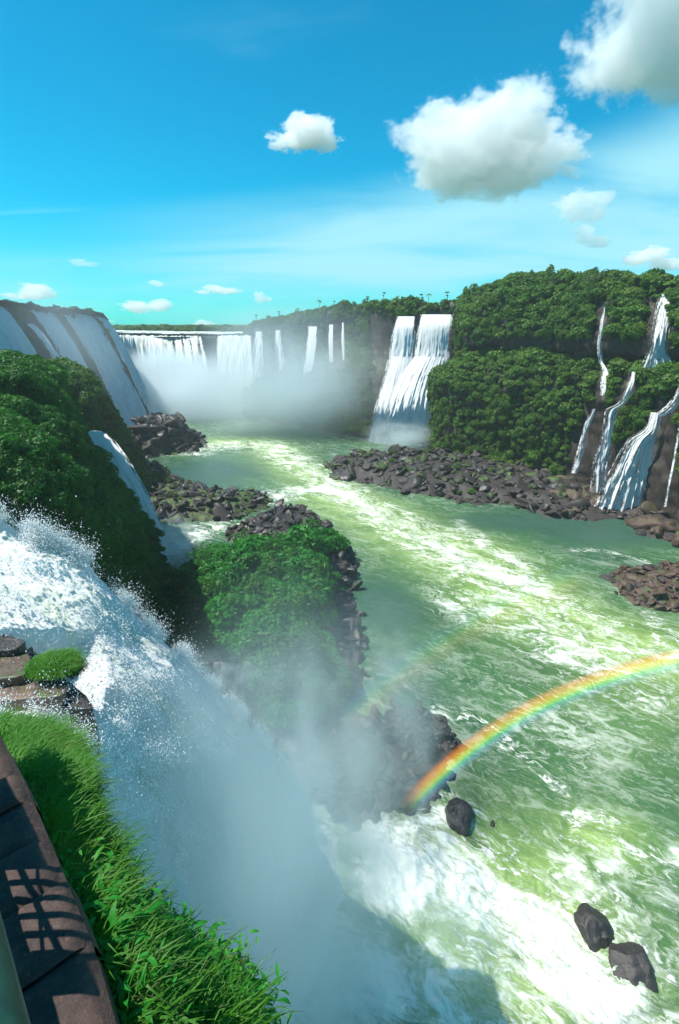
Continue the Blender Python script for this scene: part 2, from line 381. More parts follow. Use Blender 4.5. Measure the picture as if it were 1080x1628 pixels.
M_leaf_yel = leaf_mat('leaf_yellow_green', (.06, .15, .015), (.13, .22, .02), (.20, .24, .04)); CR_far += [crown_mesh('foliage_far', 340 + i, 1.1, .8, 600, .15, 11, M_leaf_yel) for i in range(2)] + [crown_mesh('foliage_far', 350, 1.0, .7, 420, .13, 10, M_leaf_dry)]
CR_dry = crown_set('foliage_dry', 3, 400, 650, .14, M_leaf_dry)
def stem_mesh(name):
    V = []; Fc = []
    def tube(p0, p1, r0, r1, n=6):
        p0 = np.array(p0, float); p1 = np.array(p1, float); d = p1 - p0; d /= np.linalg.norm(d)
        a = np.cross(d, [.3, .9, .1]); a /= np.linalg.norm(a); b = np.cross(d, a); k = len(V)
        for (q, r) in ((p0, r0), (p1, r1)):
            for i in range(n):
                t = 2 * math.pi * i / n; V.append(q + r * (a * math.cos(t) + b * math.sin(t)))
        for i in range(n): Fc.append((k + i, k + (i + 1) % n, k + n + (i + 1) % n, k + n + i))
    tube((0, 0, -.9), (.03, .02, .1), .07, .05)
    for a in range(5):
        t = a * 1.3; tube((.03, .02, .05), (.42 * math.cos(t), .42 * math.sin(t), .36 + .06 * (a % 2)), .035, .012)
    return mesh(name, V, Fc, M_bark, True)
STEM = stem_mesh('trunk')

def gn_scatter(name, protos, pts, rots, scs, idx, label, cat):
    """a mass of instances (stuff): points in a mesh, geometry nodes put one of the prototypes on each"""
    me = bpy.data.meshes.new(name); me.vertices.add(len(pts)); me.vertices.foreach_set('co', np.asarray(pts, np.float32).ravel())
    for nm, arr in (('rot', rots), ('scl', scs)):
        a = me.attributes.new(nm, 'FLOAT_VECTOR', 'POINT'); a.data.foreach_set('vector', np.asarray(arr, np.float32).ravel())
    a = me.attributes.new('idx', 'INT', 'POINT'); a.data.foreach_set('value', np.asarray(idx, np.int32))
    o = link(name, me); tag(o, label, cat, kind='stuff')
    col = bpy.data.collections.new(name + '_prototypes')
    for i, pm in enumerate(protos):
        po = bpy.data.objects.new('prototype_%02d' % i, pm); col.objects.link(po)
    ng = bpy.data.node_groups.new(name, 'GeometryNodeTree')
    ng.interface.new_socket('Geometry', in_out='INPUT', socket_type='NodeSocketGeometry')
    ng.interface.new_socket('Geometry', in_out='OUTPUT', socket_type='NodeSocketGeometry')
    N = ng.nodes; L = ng.links
    gi = N.new('NodeGroupInput'); go = N.new('NodeGroupOutput'); ip = N.new('GeometryNodeInstanceOnPoints')
    ci = N.new('GeometryNodeCollectionInfo'); ci.inputs[0].default_value = col; ci.inputs['Separate Children'].default_value = True; ci.inputs['Reset Children'].default_value = True
    L.new(gi.outputs[0], ip.inputs['Points']); L.new(ci.outputs[0], ip.inputs['Instance'])
    ip.inputs['Pick Instance'].default_value = True
    for nm, typ, sock in (('rot', 'FLOAT_VECTOR', 'Rotation'), ('scl', 'FLOAT_VECTOR', 'Scale'), ('idx', 'INT', 'Instance Index')):
        na = N.new('GeometryNodeInputNamedAttribute'); na.data_type = typ; na.inputs[0].default_value = nm
        L.new(na.outputs[0], ip.inputs[sock])
    L.new(ip.outputs[0], go.inputs[0])
    md = o.modifiers.new('instances', 'NODES'); md.node_group = ng
    return o

def surf_samples(G, N, n, seed, keep=None):
    r = np.random.RandomState(seed)
    A = G[:-1, :-1]; B = G[1:, :-1]; D = G[:-1, 1:]
    ar = np.linalg.norm(np.cross(B - A, D - A), axis=-1); w_ = ar.ravel() / ar.sum()
    k = r.choice(len(w_), n, p=w_); i, j = np.unravel_index(k, ar.shape)
    a = r.rand(n, 1); b = r.rand(n, 1)
    p = A[i, j] + a * (B[i, j] - A[i, j]) + b * (D[i, j] - A[i, j]); nn = N[i, j]
    if keep is not None:
        mk = keep(p, nn); p = p[mk]; nn = nn[mk]
    return p, nn
def crowns(p, nn, smin, smax, seed, sink=.25, out=.2):
    r = np.random.RandomState(seed); n = len(p)
    s = r.uniform(smin, smax, n) * np.where(r.rand(n) < .12, 1.35, 1)
    q = p + nn * (s * out)[:, None]; 
    up = nn * .55 + np.array([0, 0, .75]); up /= np.linalg.norm(up, axis=1, keepdims=True)
    rx = -np.arcsin(np.clip(up[:, 1], -1, 1)); ry = np.arctan2(up[:, 0], up[:, 2])
    rot = np.stack([rx * 1.0, ry, r.uniform(0, 6.28, n) * 0], 1)
    rot[:, 2] = r.uniform(-3.1, 3.1, n) * (np.abs(rx) + np.abs(ry) < .5)
    sc = np.stack([s * r.uniform(.85, 1.2, n), s * r.uniform(.85, 1.2, n), s * r.uniform(.7, 1.1, n)], 1)
    return q, rot, sc, r
MARKS = dict(
 rim=[(400, 515, 'the end of the horseshoe'), (497, 500, 'the tallest hazy narrow fall'), (545, 495, 'the faint thread fall'), (600, 490, 'the back cliff edge'), (665, 495, 'the big twin waterfall'), (745, 475, 'the corner of the forested cliff'), (850, 455, 'the highest part of the rim'), (960, 455, 'the broken trickle'), (1050, 462, 'the tall right-edge fall')],
 right=[(655, 600, 'the big twin waterfall'), (955, 530, 'the broken trickle'), (1045, 520, 'the tall right-edge fall'), (975, 690, 'the winding cascade'), (1000, 740, 'the wide fan cascade'), (760, 560, 'the dark recess between the tiers'), (880, 455, 'the highest part of the rim'), (860, 740, 'the boulder bank'), (725, 650, 'the left corner of the cliff')],
 island=[(545, 850, 'the upper tip of the island'), (520, 930, 'the bare rocky side'), (300, 905, 'the foot of the left cliff'), (430, 900, 'the crown of the island'), (360, 980, 'the shaded hollow'), (480, 1060, 'the lower island end'), (340, 880, 'the white pool')],
 left=[(120, 600, 'the top of the left cliff'), (70, 760, 'the bulging sunlit bush'), (150, 690, 'the lip of the small fall'), (240, 860, 'the cliff corner by the small fall'), (20, 650, 'the shaded hollow at the left edge'), (150, 900, 'the rim of the near waterfall'), (240, 980, 'the cliff foot by the island')],
 bank=[(530, 745, 'the upstream end of the bank'), (650, 715, 'the foot of the twin waterfall'), (760, 740, 'the forested cliff foot'), (820, 800, 'the green pool'), (905, 800, 'the large grey slab'), (990, 806, 'the large reddish boulder'), (1050, 840, 'the red-brown shelf'), (940, 770, 'the winding cascade foot'), (680, 780, 'the white rapids')],
 spit=[(970, 925, 'the tip of the spit'), (1040, 905, 'the pool side of the spit'), (1040, 960, 'the rapids side of the spit'), (1078, 930, 'the right edge of the frame')],
 mid=[(250, 690, 'the left peak'), (290, 690, 'the right peak'), (215, 715, 'the dark hill foot'), (240, 760, 'the green end of the bar'), (340, 790, 'the middle of the bar'), (425, 795, 'the rapids end of the bar'), (410, 850, 'the white pool'), (470, 820, 'the top of the rock point'), (530, 850, 'the green tip of the island')],
 shelf=[(560, 1170, 'the left end of the misty shelf'), (700, 1180, 'the small rapid'), (640, 1280, 'the rainbow foot'), (530, 1270, 'the near waterfall rim'), (520, 960, 'the rocky flank of the island'), (545, 1060, 'the lower rocky flank'), (470, 1180, 'the dark lower end of the island')],
 herb=[(150, 1430, 'the narrow grass end'), (230, 1500, 'the water edge of the bank'), (200, 1560, 'the stone parapet'), (330, 1570, 'the outermost stalks'), (300, 1620, 'the bottom of the frame')])
def where(u, v, key):
    l = sorted((math.hypot(u - a, v - b), a, b, t) for a, b, t in MARKS[key]); d, a, b, t = l[0]
    if d < 16: return 'right at ' + t
    h = 'left' if u < a else 'right'; k = 'above' if v < b else 'below'
    if abs(u - a) > 2.2 * abs(v - b): s = h + ' of'
    elif abs(v - b) > 2.2 * abs(u - a): s = k
    else: s = k + ' and ' + h + ' of'
    return ('just ' if d < 40 else 'well ' if d > 85 else '') + s + ' ' + t
def plant(kind_name, cat, label, group, crowns_m, q, rot, sc, r, part='crown', stem='trunk'):
    for i in range(len(q)):
        u_, v_ = proj(q[i]); sz = sc[i][0]; ad = 'large' if sz > np.percentile(sc[:, 0], 66) else 'small' if sz < np.percentile(sc[:, 0], 33) else 'middling'
        e = link(kind_name, None, None, tuple(q[i]), (0, 0, 0)); tag(e, ad + ' ' + label[0] + ' ' + where(float(u_), float(v_), label[1]), cat, group)
        link(part, crowns_m[r.randint(len(crowns_m))], e, (0, 0, 0), tuple(rot[i]), tuple(sc[i]))
        link(stem, STEM, e, (0, 0, 0), (0, 0, float(rot[i][2])), float(sc[i][0]))
def cover(name, crowns_m, G, N, n, smin, smax, seed, label, cat, keep, single=0, sname='shrub', slabel='', sgroup='', scat='shrub', spart='foliage', sstem='stem', out=.2):
    p, nn = surf_samples(G, N, n, seed, keep)
    q, rot, sc, r = crowns(p, nn, smin, smax, seed + 1, out=out)
    # hanging growth on steep faces is fine-textured, crowns on the tops are large; clumps and gaps follow a slow noise
    f = (.50 + .65 * np.clip(nn[:, 2], 0, 1)) * (.72 + .9 * np.clip(fbm(p, .11, 3, seed) + .35, 0, 1))
    sc = sc * f[:, None]; steep = nn[:, 2] < .35; sc[steep, 2] *= 1.5
    # apparent size decides which crowns are individuals
    u, v = proj(q); dist = np.linalg.norm(q - np.array([0, 0, CZ]), axis=1)
    app = sc[:, 0] / dist * ((u > -10) & (u < 1090) & (v > 0) & (v < 1640))
    facing = (nn * (np.array([0, 0, CZ]) - q)).sum(1) > 0; app = app * facing
    order = np.argsort(-app); a = order[:single]; b = order[single:]
    if single: plant(sname, scat, slabel, sgroup, crowns_m, q[a], rot[a], sc[a], r, spart, sstem)
    gn_scatter(name, crowns_m, q[b], rot[b], sc[b], r.randint(0, len(crowns_m), len(b)), label, cat)

def cliff(name, cols, nu, nv, m, amp=2.0, sc=.08, seed=1, label=None, cat='cliff', ref=(0, 0, 55), strata=0.0, smooth=False, kind=None):
    G = loft(cols, nu, nv); N = toward(normals(G), G, np.array(ref, float))
    d = fbm(G * np.array([1, 1, .8]), sc, 3, seed) * amp + fbm(G, sc * 4, 4, seed + 5, ridge=True) * amp * .35 + (fbm(G * np.array([1, 1, .35]), .45, 3, seed + 8, ridge=True) * .9 - .2)
    if strata:
        zz = G[..., 2] / 4.0 + fbm(G, .04, 2, 77) * 1.5; d = d + strata * (np.abs((zz % 1) - .5) * 2 - .5)
    G2 = G + N * d[..., None]
    N2 = toward(normals(G2), G2, np.array(ref, float))
    o = link(name, mesh(name, G2.reshape(-1, 3), gridfaces(nu, nv), m, smooth)); tag(o, label, cat, kind=kind)
    return G2, N2

def back(p, dy=60, dx=0, dz=0): return p + np.array([dx, dy, dz])
# ---------------------------------------------------------------- right massif (two forested tiers beside the river)
def colA(u, vt, vo, vr, vl, vm, vb, dy=0, out=0):
    du = {672: 62, 697: 42, 712: 32, 740: 16, 775: 5}.get(u, 0)
    b = P(u, vb, z=1.5); y = b[1] + dy
    t = P(u + du, vt, y=y + 22); d = np.array([t[0], t[1]]) ; d = d / np.linalg.norm(d)
    bk = t + np.array([d[0] * 60, d[1] * 60, 1.0])
    e = t + np.array([d[0] * 14, d[1] * 14, 2.0])
    return [bk, e, t, P(u + du, (vt * .55 + vo * .45), y=y + 15), P(u + du, vo, y=y + 12), P(u + du, vr, y=y + 24), P(u + du * .6, vl, y=y + 15 - out), P(u, vl + 22, y=y + 7 - out),
            P(u, vm, y=y + 2.5 - out * .6), b, P(u, vb, z=1.5) + np.array([-d[0] * 1.0, -d[1] * 1.0, -4])]
RA = [colA(672, 496, 560, 570, 578, 640, 700, 14), colA(697, 492, 545, 560, 590, 650, 717, 4), colA(712, 487, 540, 558, 582, 650, 722), colA(740, 480, 545, 560, 574, 655, 728),
      colA(775, 466, 543, 560, 570, 655, 733), colA(810, 458, 545, 562, 570, 660, 742, 0, 1.5), colA(850, 455, 548, 566, 572, 665, 750, 0, 1), colA(890, 454, 555, 570, 576, 665, 758),
      colA(925, 453, 560, 574, 584, 672, 768, 1), colA(960, 455, 555, 580, 592, 680, 785, 2), colA(1000, 458, 560, 580, 590, 690, 800, 3), colA(1040, 464, 560, 582, 592, 700, 815, 3),
      colA(1080, 464, 560, 584, 592, 710, 832, 3), colA(1140, 455, 560, 584, 596, 730, 860, 2), colA(1260, 440, 560, 590, 610, 760, 930, 0)]
GA, NA = cliff('forested_cliff', RA, 330, 190, M_cliff, 4.6, .05, 21, 'two-tiered cliff overgrown with green trees on the right of the river', 'cliff', strata=.5)
CASC_L = [[(1058, 465), (1050, 530), (1045, 585)], [(962, 484), (953, 540), (956, 585), (960, 630)], [(1008, 585), (989, 640), (967, 665), (956, 720), (952, 790)], [(945, 650), (930, 690), (912, 752)], [(1098, 590), (1074, 640), (1045, 660)], [(1080, 680), (1058, 805)]]
THIN_L = [[(411, 525), (411, 600)], [(441, 522), (450, 592)], [(497, 517), (491, 585), (483, 630)], [(526, 514), (528, 578)], [(545, 511), (547, 577)]]
def offline(u, v, L, w_):
    k = np.ones(np.shape(u), bool)
    for l in L: k &= seg_dist(np.asarray(u), np.asarray(v), l)[0] > w_
    return k
def keepA(p, n):
    u, v = proj(p); k = np.ones(len(p), bool); nz = fbm(p, .12, 3, 8)
    # bare rock around the cascades, the recess under the upper tier and the foot
    k &= ~((u > 925 + nz * 30) & (v > 640 + nz * 60) & (u < 1085) & ~((u > 985) & (u < 1040) & (v < 700)) & ~((u > 1068)&(v>700)))
    k &= ~((v > 540 + nz * 25) & (v < 573) & (u > 745) & (n[:, 2] < .35))
    k &= ~((u > 905) & (v > 690 + nz * 50) & (u < 1085) & (nz > -.25))
    k &= ~((u > 1025) & (u < 1062) & (v > 468) & (v < 580)); k &= ~((u > 945) & (u < 1062) & (v > 540) & (v < 583) & (nz > -.1))
    k &= ~((v > 690 + (u - 700) * .18) & (nz > .1) & (v < 830))
    k &= (p[:, 2] > 1.5) & offline(u, v, CASC_L, 11)
    k &= ~((np.abs(u - 1085 + (v - 640) * .55) < 14) & (v > 600) & (v < 650))
    return k
cover('forest_canopy', CR_far, GA, NA, 11500, 1.1, 3.3, 31, 'dense green canopy covering the right-hand cliff', 'forest', keepA,
      230, 'tree', ('rounded green tree crown,', 'right'), 'trees on the right-hand cliff', 'tree', 'crown', 'trunk', out=.35)

# palms and thin tall trees that stand out on the skyline
def palm_mesh(seed):
    r = np.random.RandomState(seed); V = []; Fc = []
    for a in range(13):
        t0 = a * 2 * math.pi / 13 + r.uniform(-.2, .2); L = r.uniform(1.6, 2.4); rise = r.uniform(.1, .9)
        for sd in (-1, 1):
            k = len(V); n = 5
            for i in range(n + 1):
                t = i / n; x = L * t; z = rise * L * t - .85 * L * t * t; w_ = .30 * math.sin(math.pi * min(1, .12 + t * .85)); c, s_ = math.cos(t0), math.sin(t0)
                V += [(x * c, x * s_, z), (x * c - sd * w_ * s_, x * s_ + sd * w_ * c, z - .25 * w_)]
            for i in range(n): Fc.append((k + 2 * i, k + 2 * i + 1, k + 2 * i + 3, k + 2 * i + 2))
    return mesh('crown', V, Fc, M_leaf_far)
def pole_mesh(h, bend):
    V = []; Fc = []; n = 6
    for i in range(6):
        t = i / 5; rr = .20 * (1 - .55 * t)
        for j in range(n): V.append((rr * math.cos(j * 1.0472) + bend * t * t, rr * math.sin(j * 1.0472), -1 + (h + 1) * t))
    for i in range(5):
        for j in range(n): Fc.append((i * n + j, i * n + (j + 1) % n, (i + 1) * n + (j + 1) % n, (i + 1) * n + j))
    return mesh('trunk', V, Fc, M_bark, True)
PALM = [palm_mesh(i) for i in range(3)]; POLE = [pole_mesh(5.5, .5), pole_mesh(7.0, -.6)]
def rim_plants():
    r = random.Random(4); lst = []
    for G, rng in ((GA, (.12, .97)), (GB_ref[0], (.05, .95))):
        for k in range(15):
            i = int((rng[0] + (rng[1] - rng[0]) * (k + r.random()) / 15) * (G.shape[0] - 1)); j = int(G.shape[1] * r.uniform(.17, .30)); lst.append((G[i, j], k % 2))
    for p, kind in lst:
        u_, v_ = proj(p)
        if u_ > 1085 or u_ < 385: continue
        h = r.randint(0, 1); hh = (5.5, 7.0)[h]; s_ = r.uniform(.65, 1.0)
        e = link('palm_tree' if kind else 'tall_tree', None, None, tuple(p - np.array([0, 0, .3])), (r.uniform(-.08, .08), r.uniform(-.08, .08), r.uniform(0, 6.28)), s_)
        tag(e, ('small palm' if kind else 'slender tree') + ' on the skyline, ' + where(float(u_), float(v_), 'rim'), 'tree', 'palms on the rim' if kind else 'slender trees on the rim')
        link('trunk', POLE[h], e)
        if kind: link('crown', r.choice(PALM), e, ((.5, -.6)[h], 0, hh))
        else:
            link('crown', r.choice(CR_far), e, ((.5, -.6)[h], 0, hh), (0, 0, r.uniform(0, 6)), (1.5, 1.3, .9)); link('crown', r.choice(CR_far), e, ((.5, -.6)[h] * .5 + .7, .3, hh - 1.5), (0, 0, r.uniform(0, 6)), (.8, .8, .6))
GB_ref = []
# ---------------------------------------------------------------- back cliff with thin falls and the twin fall
def colB(u, vt, y, vs, ys, vw):
    t = P(u, vt, y=y); wl = P(u, vw, z=0)
    return [t + np.array([12, 70, 1]), t + np.array([2, 14, 1.5]), t, P(u, vt * .5 + vs * .5, y=y - 1), P(u, vs, y=ys), (P(u, vs, y=ys) + wl) * .5 + np.array([0, 1, 1.0]), wl, wl + np.array([0, -1, -5])]
RB = [colB(392, 528, 352, 652, 322, 668), colB(408, 519, 345, 646, 318, 670), colB(440, 515, 333, 634, 308, 674), colB(480, 508, 318, 606, 296, 680), colB(515, 502, 305, 596, 286, 686),
      colB(555, 497, 290, 590, 274, 692), colB(590, 493, 277, 606, 262, 698), colB(620, 491, 266, 650, 252, 702), colB(660, 493, 258, 680, 248, 704), colB(700, 494, 251, 680, 244, 706), colB(745, 485, 247, 690, 240, 712)]
GB, NB = cliff('back_cliff', RB, 220, 120, M_cliff, 4.0, .05, 41, 'hazy dark cliff with thin falls left of the twin waterfall', 'cliff', strata=.6)
GB_ref.append(GB); rim_plants()
def keepB(p, n):
    u, v = proj(p); nz = fbm(p, .08, 3, 9)
    k = (p[:, 2] > 1.5) & ~((u > 590) & (u < 722) & (v > 500)); k &= ~((nz > .05) & (n[:, 2] < .35) & (v > 540) & (v < 600)); return k & offline(u, v, THIN_L, 10)
cover('back_cliff_growth', CR_far, GB, NB, 6000, 1.6, 3.4, 43, 'dark hazy trees covering the far cliff and its rubble slope', 'forest', keepB)

# ---------------------------------------------------------------- far horseshoe and left wall
def colC(u, vt, y, zb=0, outm=14):
    t = P(u, vt, y=y); b = t + np.array([(0 if u > 200 else 6), -outm, 0]); b[2] = -3
    return [t + np.array([0, 300, 1.0]), t + np.array([0, 30, .5]), t, t * .75 + b * .25 + np.array([0, 3, 2]), t * .4 + b * .6, b]
RC = [colC(120, 531, 330), colC(165, 532, 345), colC(210, 532, 368), colC(260, 533, 380), colC(310, 533, 378), colC(340, 534, 366), colC(352, 534, 360), colC(375, 533, 355), colC(402, 533, 352), colC(425, 530, 350)]
GC, NC = cliff('horseshoe_cliff', RC, 140, 60, M_darkrock, 1.5, .06, 51, 'dark rock wall behind the far horseshoe falls', 'cliff')
def upper_river():
    T = crom(np.array([c[2] for c in RC]), 60); V = np.array([[t + np.array([0, dy, dz]) for dy, dz in ((-1.0, .2), (1.5, 1.0), (12, 1.5), (26, 1.8), (48, 2.0))] for t in T])
    V[..., 2] += fbm(V, .3, 3, 4) * .5
    m, n = mat('upper_river_water'); g = n.new('ShaderNodeNewGeometry'); a = n.noise(n.vmath('MULTIPLY', g.outputs['Position'], (.5, 1.2, 1)), .35, 5, .65)
    c = n.mix(n.ramp(a, .42, .58), (.22, .32, .20), (.88, .90, .88))
    n.l.new(n.new('ShaderNodeBsdfPrincipled', {'Base Color': c, 'Roughness': .5}).outputs[0], n.new('ShaderNodeOutputMaterial').inputs[0])
    tag(link('upper_river', mesh('upper_river', V.reshape(-1, 3), gridfaces(60, 5), m, True)), kind='structure')
upper_river()
crestD = [P(-150, 470, y=150), P(-60, 480, y=180), P(0, 485, y=205), P(40, 490, y=225), P(90, 497, y=258), P(130, 498, y=280), P(158, 503, y=297), P(166, 512, y=306), P(160, 520, y=340)]
RD = []
for i, t in enumerate(crestD):
    b = t + np.array([24.0, -3, 0]); b[2] = -2
    if i > 6: b = t + np.array([15.0, 5, 0]); b[2] = -2
    RD.append([t + np.array([-160, 40, 0]), t + np.array([-12, 0, .5]), t, t * .6 + b * .4 + np.array([-2, 0, 5]), b])
GD, ND = cliff('left_wall_cliff', RD, 150, 70, M_cliff, 2.2, .07, 61, 'dark cliff wall behind the falls at the far left', 'cliff')
def keepD(p, n):
    u, v = proj(p); return (((v < 506) & (n[:, 2] > .2)) | ((u > 135) & (v < 560)) | ((u < 45) & (v > 505) & (u > 10))) & (v < 600)
cover('left_wall_growth', CR_far, GD, ND, 900, 1.5, 3.2, 63, 'dark trees along the rim of the far left wall', 'forest', keepD)

# plateau out to the horizon, with forest
def plateau():
    ys = np.geomspace(330, 9000, 120); xs = np.linspace(-1.9, 1.9, 160)
    Y = np.repeat(ys[:, None], 160, 1); X = xs[None] * Y
    Q = np.stack([X, Y, 0 * X], -1)
    Z = 47.0 + 5 * ss(420, 700, Y) * (.4 + fbm(Q, .02, 4, 5)) + 8 * fbm(Q, .002, 3, 6) * ss(600, 3000, Y) - 8 * ss(1500, 9000, Y)
    Z = np.where(Y < 392, 46.5 + 0 * Z, Z)
    Y2 = Y + 40
    o = link('plateau_ground', mesh('plateau_ground', np.stack([X, Y2, Z], -1).reshape(-1, 3), gridfaces(120, 160, True), M_soil, True)); tag(o, kind='structure')
    n = 2600; r = np.random.RandomState(5)
    y = r.uniform(425, 700, n) ; x = r.uniform(-.75, .3, n) * y
    p = np.stack([x, y, np.full(n, 49.0) + r.uniform(-1, 1.5, n) + (r.rand(n) < .05) * 2], 1)
    q, rot, sc, rr = crowns(p, np.tile([0, 0, 1.], (n, 1)), 2.2, 4.2, 6)
    gn_scatter('horizon_forest', CR_far, q, rot, sc, rr.randint(0, 6, n), 'line of distant trees on the horizon behind the far falls', 'forest')
plateau()

# ---------------------------------------------------------------- left hills
def hillcol(pts): return [np.asarray(p, float) for p in pts]
# middle hill behind the small left fall
RE = [hillcol([P(-150, 570, y=150), P(-100, 585, y=140), P(-60, 600, y=135), P(-20, 700, y=130), P(0, 800, z=0)]),
      hillcol([P(-20, 578, y=175), P(20, 582, y=160), P(40, 600, y=150), P(60, 700, y=140), P(100, 800, z=0)]),
      hillcol([P(50, 583, y=185), P(75, 590, y=165), P(95, 605, y=152), P(125, 700, y=145), P(190, 805, z=0)]),
      hillcol([P(90, 585, y=190), P(118, 592, y=172), P(140, 618, y=160), P(170, 700, y=155), P(222, 808, z=0)]),
      hillcol([P(105, 585, y=200), P(135, 598, y=180), P(158, 632, y=170), P(188, 690, y=165), P(246, 796, z=0)]),
      hillcol([P(110, 588, y=215), P(138, 602, y=190), P(168, 645, y=182), P(196, 700, y=180), P(240, 765, z=0)]),
      hillcol([P(100, 590, y=240), P(120, 602, y=215), P(140, 640, y=210), P(165, 700, y=205), P(190, 735, z=0)])]
GE, NE = cliff('mid_left_hill', RE, 150, 90, M_cliff, 3.0, .07, 71, 'olive green rounded hill behind the small left waterfall', 'hill', strata=.4)
cover('mid_hill_growth', CR_dry + CR_far, GE, NE, 6500, 1.0, 2.4, 73, 'low olive scrub covering the hill behind the small left fall', 'scrub', lambda p, n: (n[:, 2] > -.1) | (fbm(p, .1, 2, 3) > -.1))

RF = [hillcol([P(-420, 560, y=85), P(-360, 600, y=70), P(-300, 700, y=50), P(-240, 780, y=42), P(-180, 900, y=38), P(-60, 1000, y=38), P(60, 1150, z=0)]),
      hillcol([P(-200, 575, y=85), P(-150, 600, y=66), P(-120, 680, y=58), P(-80, 760, y=48), P(-30, 860, y=44), P(60, 1000, y=46), P(120, 1120, z=0)]),
      hillcol([P(-30, 578, y=90), P(0, 600, y=74), P(0, 655, y=70), P(15, 700, y=58), P(70, 800, y=52), P(140, 930, y=56), P(175, 1075, z=0)]),
      hillcol([P(20, 580, y=98), P(55, 600, y=84), P(75, 660, y=80), P(90, 720, y=66), P(130, 800, y=64), P(180, 920, y=66), P(220, 1045, z=0)]),
      hillcol([P(55, 584, y=108), P(88, 612, y=94), P(108, 665, y=92), P(130, 730, y=84), P(172, 800, y=80), P(225, 900, y=78), P(250, 1020, z=0)]),
      hillcol([P(70, 588, y=120), P(100, 622, y=108), P(116, 675, y=106), P(142, 735, y=98), P(188, 795, y=94), P(240, 880, y=90), P(262, 990, z=0)]),
      hillcol([P(75, 592, y=135), P(102, 640, y=122), P(114, 690, y=118), P(140, 745, y=112), P(186, 800, y=106), P(236, 870, y=99), P(258, 940, z=0)]),
      hillcol([P(50, 600, y=150), P(80, 660, y=140), P(100, 710, y=136), P(120, 770, y=130), P(150, 830, y=124), P(200, 880, y=112), P(225, 925, z=0)])]
GF, NF = cliff('left_cliff', RF, 240, 170, M_soil, 3.4, .07, 81, 'steep dark green cliff beside the near waterfall on the left', 'cliff')
cover('left_cliff_growth', CR_near, GF, NF, 9500, .8, 2.2, 83, 'dense undergrowth clothing the steep left cliff', 'undergrowth', lambda p, n: p[:, 2] > .5,
      150, 'shrub', ('dense dark-leaved shrub,', 'left'), 'shrubs on the left cliff', 'shrub', 'foliage', 'stem')

# ---------------------------------------------------------------- mounds: island, mid rocks, shore
def inpoly(X, Y, poly):
    c = np.zeros(X.shape, bool); n = len(poly)
    for i in range(n):
        x0, y0 = poly[i]; x1, y1 = poly[(i + 1) % n]
        k = ((y0 > Y) != (y1 > Y)) & (X < (x1 - x0) * (Y - y0) / ((y1 - y0) + 1e-9) + x0); c ^= k
    return c
def mound(name, img, h, wd, step, m, seed, label, cat, rough=1.0, base=None, kind=None):
    poly = G0(img); a = np.array(poly); x0, y0 = a.min(0) - 3; x1, y1 = a.max(0) + 3
    X, Y = np.meshgrid(np.arange(x0, x1, step), np.arange(y0, y1, step), indexing='ij')
    d, _ = seg_dist(X, Y, poly + [poly[0]]); d = np.where(inpoly(X, Y, poly), d, -d)
    Q = np.stack([X, Y, 0 * X], -1)
    d = d + fbm(Q, .15, 3, seed) * min(wd, 4) * .9
    hh = h if not callable(h) else h(X, Y)
    Z = hh * ss(0, wd, d) + np.minimum(d, 0) * .8 + (rough * fbm(Q, .25, 4, seed + 3, ridge=True) * ss(-1, 2, d) if rough else 0) + .15
    G = np.stack([X + rough * .5 * fbm(Q, .4, 2, 5), Y + rough * .5 * fbm(Q, .4, 2, 6), Z], -1)
    N = normals(G); N = N * np.sign(N[..., 2:3])
    if name: tag(link(name, mesh(name, G.reshape(-1, 3), gridfaces(*X.shape), m)), label, cat, kind=kind)
    return G, N
ISL = [(250, 960), (300, 915), (372, 898), (440, 888), (505, 868), (552, 880), (566, 920), (556, 975), (566, 1040), (545, 1110), (520, 1180), (495, 1240), (440, 1230), (400, 1180), (340, 1120), (230, 1080), (210, 1020)]
GI, NI = mound('island', ISL, 5.8, 15, .7, M_darkrock, 91, 'overgrown rocky island in the gorge below the near waterfall', 'island', 3.0)
def keepI(p, n):
    u, v = proj(p); nz = fbm(p, .15, 3, 4)
    return (p[:, 2] > .9) & ~((u > 515 + nz * 60) & (v > 880)) & ~((v > 1150 + nz * 60)) & ~((u < 290) & (v < 930) & (nz > 0))
cover('island_undergrowth', CR_isl, GI, NI, 2600, .8, 3.3, 93, 'bright green undergrowth between the shrubs of the island', 'undergrowth', keepI,
      150, 'bush', ('bright green rounded shrub,', 'island'), 'shrubs on the island', 'shrub', 'foliage', 'stem', out=.65)

# boulders -------------------------------------------------------
def boulder_mesh(seed, m, sub=3, npl=11, amp=.07, dm=.5, zr=(.42, .85), yr=.6):
    import bmesh
    bm = bmesh.new(); bmesh.ops.create_icosphere(bm, subdivisions=sub, radius=1)
    V = np.array([v.co[:] for v in bm.verts]); Fc = np.array([[v.index for v in f.verts] for f in bm.faces]); bm.free()
    r = np.random.RandomState(seed); n = r.normal(size=(npl, 3)); n /= np.linalg.norm(n, axis=1, keepdims=True); d = r.uniform(dm, 1.0, npl)
    q = V @ n.T; rr = np.where(q > .05, d[None] / np.maximum(q, .05), 9).min(1); rr = np.minimum(rr, 1.25)
    V = V * rr[:, None] * (1 + amp * fbm(V, 2.2, 3, seed))[:, None] * np.array([1, r.uniform(yr, 1), r.uniform(*zr)])
    return mesh('boulder', V, Fc, m)
BM = {k: [boulder_mesh(500 + i * 7 + j * 31, m) for i in range(7)] for j, (k, m) in enumerate((('grey', M_rock), ('moss', M_rockmoss), ('red', M_redrock), ('dark', M_darkrock)))}
